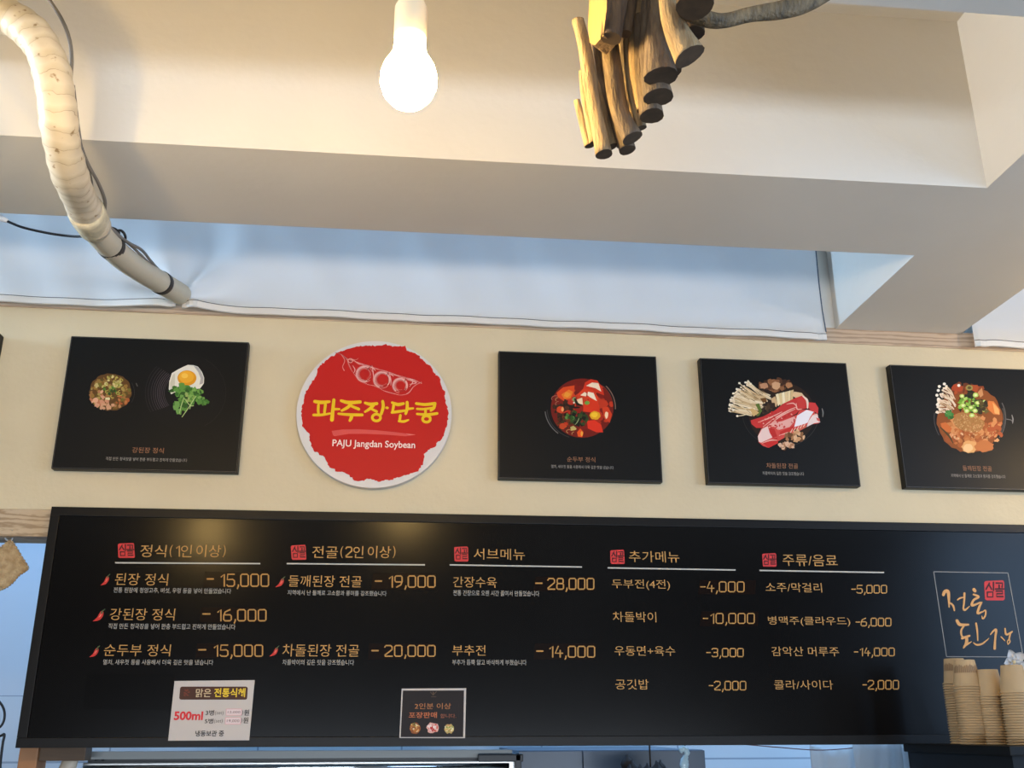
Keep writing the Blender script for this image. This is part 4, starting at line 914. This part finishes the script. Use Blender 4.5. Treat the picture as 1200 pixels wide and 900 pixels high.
pts = [onY(x, y, 1.12) for x, y, _ in P3]; rad = [w_ * .5 / FPX * (p - EYE).dot(_F) for (_, _, w_), p in zip(P3, pts)]
b = tube_bm(pts, rad, 14, lump=0.08, seed=77); o = child('branch', b, drift_mat('mossy_branch', '8a7658', '4c4436'), drift); o['label'] = 'long crooked branch sticking out to the right'
child('hanging_cord', tube_bm([onY(745, -45, 1.24), (onY(750, 40, 1.25).x, 1.25, SOF - .001)], 0.004, 8), mat('jute_cord', '7a6244', 0.8), drift)

# ================================================================== PAPER CUPS ON THE SHELF
ORD = 'first second third fourth fifth sixth seventh eighth ninth tenth eleventh twelfth thirteenth fourteenth fifteenth sixteenth seventeenth eighteenth nineteenth twentieth twenty-first twenty-second twenty-third twenty-fourth twenty-fifth twenty-sixth twenty-seventh twenty-eighth'.split()
kraft = mat('kraft_paper', 'ae926c', 0.7, var=0.06, scale=30)
shelf_z = 1.513
sx0 = onY(1103, 872, 2.72).x
shelf = empty('serving_shelf', (2.0, 2.65, 0), 'black counter shelf carrying the paper cups at the lower right corner', 'shelf')
child('shelf_top', box_bm(sx0, 2.35, 2.40, 2.94, shelf_z - 0.022, shelf_z, 0.003), mat('black_laminate', '0c0d0e', 0.5, spec=.2), shelf)
child('cabinet_body', box_bm(sx0 + .012, 2.34, 2.415, 2.94, 0, shelf_z - 0.022), mat('dark_cabinet', '0f1115', 0.5, spec=.2), shelf)
H_, RB, RT, PIT = 0.070, 0.0365, 0.0262, 0.0066
def cup_mesh():
    # upside down cup: rolled rim at z = 0, base up
    prof = [(RB - .004, .0022), (RB - .0008, .0), (RB + .0022, .0008), (RB + .0026, .0022), (RB + .0018, .0036), (RB - .0012, .0042), (RB - .0014, .0048), (RT + .0004, H_ - .001), (RT - .0004, H_), (RT - .0018, H_), (RT - .003, H_ - .006), (0, H_ - .006)]
    b = lathe_bm(prof, (0, 0, 0), 36); me = bpy.data.meshes.new('paper_cup'); b.to_mesh(me); b.free(); me.materials.append(kraft); return me
cupme = cup_mesh()
def stack(px, y, n, where, first_name):
    x = onY(px, 868, y).x
    for k in range(n):     # k = 0 is the topmost
        o = bpy.data.objects.new('paper_cup', cupme); C.objects.link(o)
        o.location = (x + random.uniform(-.0006, .0006), y + random.uniform(-.0006, .0006), shelf_z + PIT * (n - 1 - k) + .0002); o.rotation_euler.z = random.uniform(0, 6)
        nm = 'topmost' if k == 0 else ('bottom' if k == n - 1 else ORD[k] + ' from the top')
        tag(o, f'brown paper cup, {nm} of {where}', 'cup', 'stacked paper cups')
        if k == 0: topc = o
    return topc
t1 = stack(1131, 2.80, 25, 'the leftmost stack on the shelf', '')
t2 = stack(1143.5, 2.66, 23, 'the second stack from the left', '')
t3 = stack(1169, 2.63, 19, 'the third stack from the left', '')
t4 = stack(1199, 2.55, 20, 'the rightmost stack', '')
# faded print around the two left top cups
def cup_print(c):
    b = bmesh.new(); seg = 24
    for k in range(seg):
        h0 = .014; hh = [.030, .036, .040, .034, .043, .038][k % 6]
        a0, a1 = math.pi * (0.9 + 1.2 * k / seg), math.pi * (0.9 + 1.2 * (k + .8) / seg)
        R_ = lambda z: RB - .0006 + (RT - RB + .001) * (z - .005) / (H_ - .006) + .0005
        b.faces.new([b.verts.new((R_(z) * math.cos(a), R_(z) * math.sin(a), z)) for a, z in ((a0, H_ - .014 - .02), (a1, H_ - .014 - .02), (a1, H_ - .03 + hh * .4), (a0, H_ - .03 + hh * .4))])
    me = bpy.data.meshes.new('cup_print'); b.to_mesh(me); b.free(); c.rotation_euler.z = 0.2
    o = link('cup_print', me, mat('cup_ink', '8a6e50', 0.7), c); o['label'] = 'faded brown printed band'
cup_print(t1); cup_print(t2)

# white flower on the right stacks
fl = empty('white_flower', onY(1186, 795, 2.66), 'white artificial flower behind the right stack of cups', 'flower')
petm = mat('petal', 'f4f1ee', 0.6); 
def petal(c, ang, L, W, tilt):
    b = bmesh.new(); n = 7; R3 = Matrix.Rotation(ang, 3, 'Y'); rows = []
    for i in range(n + 1):
        t = i / n; wd = W * math.sin(math.pi * min(1, .12 + t * .86)) ** .7
        row = []
        for k in range(5):
            u = (k - 2) / 2; p = Vector((u * wd, -tilt * t * L - .006 * u * u - .0 + .004 * math.sin(t * 3), t * L)); row.append(b.verts.new(c + R3 @ p))
        rows.append(row)
    for a, d in zip(rows, rows[1:]):
        for k in range(4): f = b.faces.new((a[k], a[k + 1], d[k + 1], d[k])); f.smooth = True
    bmesh.ops.solidify(b, geom=b.faces[:], thickness=.0008)
    return child('petal', b, petm, fl)
for cpx, sc_ in (((1188, 776), 1.0), ((1203, 792), 1.1)):
    c = onY(*cpx, 2.64)
    for k in range(5): petal(c, math.radians(72 * k - 25), .034 * sc_, .014 * sc_, .25)
    child('flower_heart', lathe_bm([(0, -.006), (.005, -.003), (.006, .002), (0, .006)], c, 10), mat('flower_heart', 'c9b890', .7), fl)
child('stem', tube_bm([onY(1187, 780, 2.655), onY(1196, 800, 2.72), Vector((onY(1200, 800, 2.74).x, 2.74, shelf_z + .001))], .002, 6), mat('flower_stem', '6a705a', .7), fl)

# ================================================================== KITCHEN BEYOND
# range hood / steel unit below the board
hx0, hx1 = onY(101, 888, 3.2).x, onY(607, 888, 3.2).x
hood = empty('steel_hood', ((hx0 + hx1) / 2, 3.5, 0.9), 'long stainless steel kitchen hood visible just under the menu board', 'hood')
zt = onY(350, 879.5, 3.17).z
child('upper_rail', box_bm(hx0, hx1 - .02, 3.17, 3.20, zt - .022, zt, .002), mat('rail_paint', '8f918e', .45), hood)
child('gap_strip', box_bm(hx0 + .01, hx1 - .02, 3.185, 3.20, zt - .03, zt - .021), darkgrey, hood)
child('body', box_bm(hx0 + .0, hx1, 3.175, 3.75, zt - .4, zt - .03, .004), steel, hood)
child('lip', tube_bm([(hx0 + .005, 3.168, zt - .046), (hx1 - .03, 3.168, zt - .046)], .008, 16), mat('polished_steel', 'd0d2d2', .12, metal=1.0), hood, True)
child('end_cap', box_bm(onY(560, 882, 3.16).x, onY(613, 882, 3.16).x, 3.15, 3.22, zt - .034, zt - .012, .004), darkgrey, hood)
child('end_cap', box_bm(onY(603, 882, 3.16).x, onY(611, 882, 3.16).x, 3.15, 3.22, zt - .07, zt - .012, .004), darkgrey, hood)
for px in (112, 120, 575, 583): 
    c = onY(px, 891, 3.172); child('rivet', lathe_bm([(0, -.002), (.003, -.002), (.003, .002), (0, .002)], c, 10), darkgrey, hood)
# added block right of the hood, dark colour standing for shade on tiles
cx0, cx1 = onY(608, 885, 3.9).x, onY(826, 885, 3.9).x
shade_ = empty('wall_cupboard', ((cx0 + cx1) / 2, 4.3, 0.9), 'blue-grey kitchen cupboard seen under the board right of the steel hood', 'cupboard')
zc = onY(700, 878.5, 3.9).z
child('body', box_bm(cx0, cx1, 3.92, 4.69, 0.0, zc - .002, .003), mat('cupboard_side', '5a6674', .4), shade_)
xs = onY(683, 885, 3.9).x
child('door', box_bm(cx0, xs - .002, 3.90, 3.918, .9, zc - .004, .002), mat('cupboard_door', '566273', .35), shade_); child('door', box_bm(xs + .002, cx1, 3.90, 3.918, .9, zc - .004, .002), MATS['cupboard_door'], shade_)
# bunch hanging in front of it
cbx = onY(762, 893, 3.6)
bun = empty('hanging_bunch', cbx, 'dark bunch of dried bulbs hanging in the kitchen under the board', 'food')
rnd = random.Random(9); bm_d = mat('dried_bulb', '2e211a', .7, var=.4, scale=30)
for k in range(16):
    c = Vector((cbx.x + rnd.uniform(-.085, .085), 3.6 + rnd.uniform(-.05, .05), cbx.z - .035 + rnd.uniform(-.06, .04)))
    s = rnd.uniform(.02, .028); child('dried_bulb', lathe_bm([(0, -s), (s * .7, -s * .75), (s, -s * .1), (s * .75, s * .55), (s * .25, s), (s * .12, s * 1.4), (0, s * 1.45)], c, 12), bm_d, bun)
child('string', tube_bm([(cbx.x, 3.6, cbx.z - .02), (cbx.x, 3.6, 2.6), (cbx.x, 3.6, CEIL)], .003, 6), mat('string', '3a3028', .8), bun)
# twisted clear bag
tb0 = onY(803, 878, 3.45)
b = tube_bm(path([(796, 880, 3.45), (802, 877.5, 3.45), (805, 882, 3.45), (802, 893, 3.45), (803, 912, 3.45), (801, 950, 3.45)], 6), [.006 + .004 * abs(math.sin(i * .9)) + (.006 if i > 16 else 0) for i in range(31)], 12, lump=.18, seed=4)
tb = child('twisted_plastic_bag', b, mat('ice_plastic', 'c6e0ea', .15, spec=.8), None, True); tag(tb, 'twisted pale plastic bag hanging between cupboard and tiles', 'bag')
child('hook_wire', tube_bm([tb0, Vector((tb0.x, 3.45, CEIL))], .0015, 6), mat('string', '3a3028', .8), tb)
# line with cloths
ly = 3.5
linep = path([(700, 862, ly), (800, 866, ly), (862, 871.5, ly), (915, 876, ly), (965, 879, ly), (1025, 874, ly), (1060, 871, ly), (1130, 862, ly)], 6)
ln = child('clothes_line', tube_bm(linep, .0016, 6), mat('line_cord', '6a3a3a', .7), None); tag(ln, 'thin reddish line strung across the kitchen above white cloths', 'line')
def cloth(name, px0, px1, pyt, d, label, seed):
    rnd = random.Random(seed); a, c = onY(px0, pyt, d), onY(px1, pyt, d); b = bmesh.new(); nx, nz = 26, 14; G = []
    for i in range(nx + 1):
        t = i / nx; row = []
        for k in range(nz + 1):
            h = k / nz; x = a.x + (c.x - a.x) * t + .012 * math.sin(5 * h + seed) * h; z = a.z - .42 * h - .018 * math.sin(math.pi * t) * (1 - h) * (seed % 2)
            y = d + .02 * math.sin(t * 5 + seed + 2 * h) * (.3 + h) + .008 * math.sin(t * 17 + 5 * h + seed) * math.sin(3 * t + h * 4 + seed)
            row.append(b.verts.new((x, y, z)))
        G.append(row)
    for i in range(nx):
        for k in range(nz): f = b.faces.new((G[i][k], G[i][k + 1], G[i + 1][k + 1], G[i + 1][k])); f.smooth = True
    bmesh.ops.recalc_face_normals(b, faces=b.faces); bmesh.ops.solidify(b, geom=b.faces[:], thickness=.002)
    o = child(name, b, blindm, None); tag(o, label, 'cloth', 'white cloths on the kitchen line'); return o
cloth('hanging_cloth', 950, 1003, 873, 3.55, 'white cloth on the kitchen line, left one beside the bare tiles', 1)
cloth('hanging_cloth', 1000, 1056, 870, 3.48, 'white cloth on the kitchen line, middle one of three', 2)
cloth('hanging_cloth', 1050, 1092, 866, 3.53, 'white cloth on the kitchen line, right one beside the chain', 4)
# chain of clear rings at right of cloths
chz = onY(1096, 870, 3.4); ch = empty('hanging_chain', chz, 'pale plastic chain hanging at the right end of the cloths', 'chain')
for k in range(5):
    c = chz + Vector((.004 * (k % 2), 0, .01 - .034 * k)); ps = [c + Vector((.009 * math.cos(a), .004 * math.sin(a) * (k % 2), .019 * math.sin(a))) for a in [2 * math.pi * i / 16 for i in range(17)]]
    child('chain_link', tube_bm(ps, .0028, 6, caps=False), mat('clear_plastic_link', 'b9c6c4', .2), ch)
child('chain_hanger', tube_bm([chz + Vector((0, 0, .02)), Vector((chz.x, 3.4, CEIL))], .0015, 6), MATS['string'], ch)

# potholder hanging from the lintel
kn = mat('crochet_yarn', 'cdb48c', .9, col2='a88a62', scale=50, bump=1.0, bscale=120)
ph = empty('crochet_potholder', onY(12, 626, 3.06), 'tan crocheted potholder hanging from the wooden lintel at left', 'potholder')
pq = [(12, 633), (18, 641), (25, 653), (32, 664), (31, 668), (22, 674), (14, 683), (5, 689), (-4, 690), (-22, 676), (-30, 650), (-18, 640), (-4, 645), (2, 641)]
dp = 3.06
b = bmesh.new(); cc = Vector((0, 0, 0)); fr = [onY(x, y, dp) for x, y in pq]
for p in fr: cc += p / len(fr)
rings = []
for s, dy in ((0.0, -.006), (.35, -.0065), (.7, -.006), (.95, -.004), (1.0, 0), (.95, .004), (.0, .006)):
    if s == 0: rings.append([b.verts.new(cc + Vector((0, dy, 0)))])
    else: rings.append([b.verts.new(cc + (p - cc) * s + Vector((0, dy, 0))) for p in fr])
for a, c in zip(rings, rings[1:]):
    n = len(fr)
    for k in range(n):
        j = (k + 1) % n
        if len(a) == 1: b.faces.new((a[0], c[k], c[j]))
        elif len(c) == 1: b.faces.new((a[k], a[j], c[0]))
        else: b.faces.new((a[k], a[j], c[j], c[k]))
bmesh.ops.recalc_face_normals(b, faces=b.faces); bmesh.ops.subdivide_edges(b, edges=b.edges[:], cuts=1, use_grid_fill=True, smooth=.1)
child('knitted_pad', b, kn, ph, True)
edge = spline([(p.x, p.y, p.z) for p in fr + fr[:1]], 8); child('scalloped_edge', tube_bm(edge, [.0035 + .0018 * math.sin(i * 2.4) for i in range(len(edge))], 8, caps=False), kn, ph)
child('hanging_loop', tube_bm(path([(12, 634, dp), (7, 632, dp), (5, 625, dp), (8, 621, dp), (15, 621, dp), (16, 627, dp), (13, 634, dp)], 5), .0022, 8), mat('loop_cord', 'b9bcc0', .7), ph)
child('nail', tube_bm([onY(14, 621, 3.035), onY(14, 621, 3.028) + Vector((0, -.0, .0)), onY(14, 621, 3.028) + Vector((0, .05, .0))], .002, 6), steel, ph)
# wire rack in the kitchen at far left
wr = empty('wire_rack', onY(-10, 905, 3.6), 'black wire rack loop at the lower left edge in the kitchen', 'rack')
bw_ = mat('black_wire', '10141c', .4)
child('wire_loop', tube_bm(path([(-30, 815, 3.6), (-8, 818, 3.6), (2, 826, 3.6), (5.5, 838, 3.6), (1, 851, 3.6), (-15, 860, 3.6)], 6), .004, 8), bw_, wr)
child('wire_frame', tube_bm(path([(-30, 866, 3.6), (-2, 863, 3.6), (5, 860.5, 3.6), (3.5, 870, 3.6), (1.5, 885, 3.6), (0, 905, 3.6), (0, 950, 3.6)], 6), .0042, 8), bw_, wr)
child('dark_pot', lathe_bm([(0, -.3), (.05, -.3), (.06, -.12), (.02, -.055), (.012, -.05), (0, -.05)], onY(0, 880, 3.6), 20), darkgrey, wr)
# ladle behind the post
sp = empty('wooden_ladle', onY(76, 905, 3.1), 'pale ladle tip with a yellow shine below the board at lower left', 'ladle')
b = lathe_bm([(0, -.03), (.012, -.026), (.02, -.012), (.0225, .004), (.018, .018), (.009, .025), (0, .0265)], (0, 0, 0), 18)
bmesh.ops.scale(b, vec=(1, .5, 1.25), verts=b.verts); bmesh.ops.rotate(b, cent=(0, 0, 0), matrix=Matrix.Rotation(.45, 3, 'Y'), verts=b.verts); bmesh.ops.translate(b, verts=b.verts, vec=onY(80, 897, 3.1))
child('ladle_bowl', b, mat('ladle_wood', 'b5a894', .4), sp); child('ladle_handle', tube_bm([onY(75, 905, 3.1), onY(66, 935, 3.1), onY(52, 1000, 3.1)], .007, 8), MATS['ladle_wood'], sp)
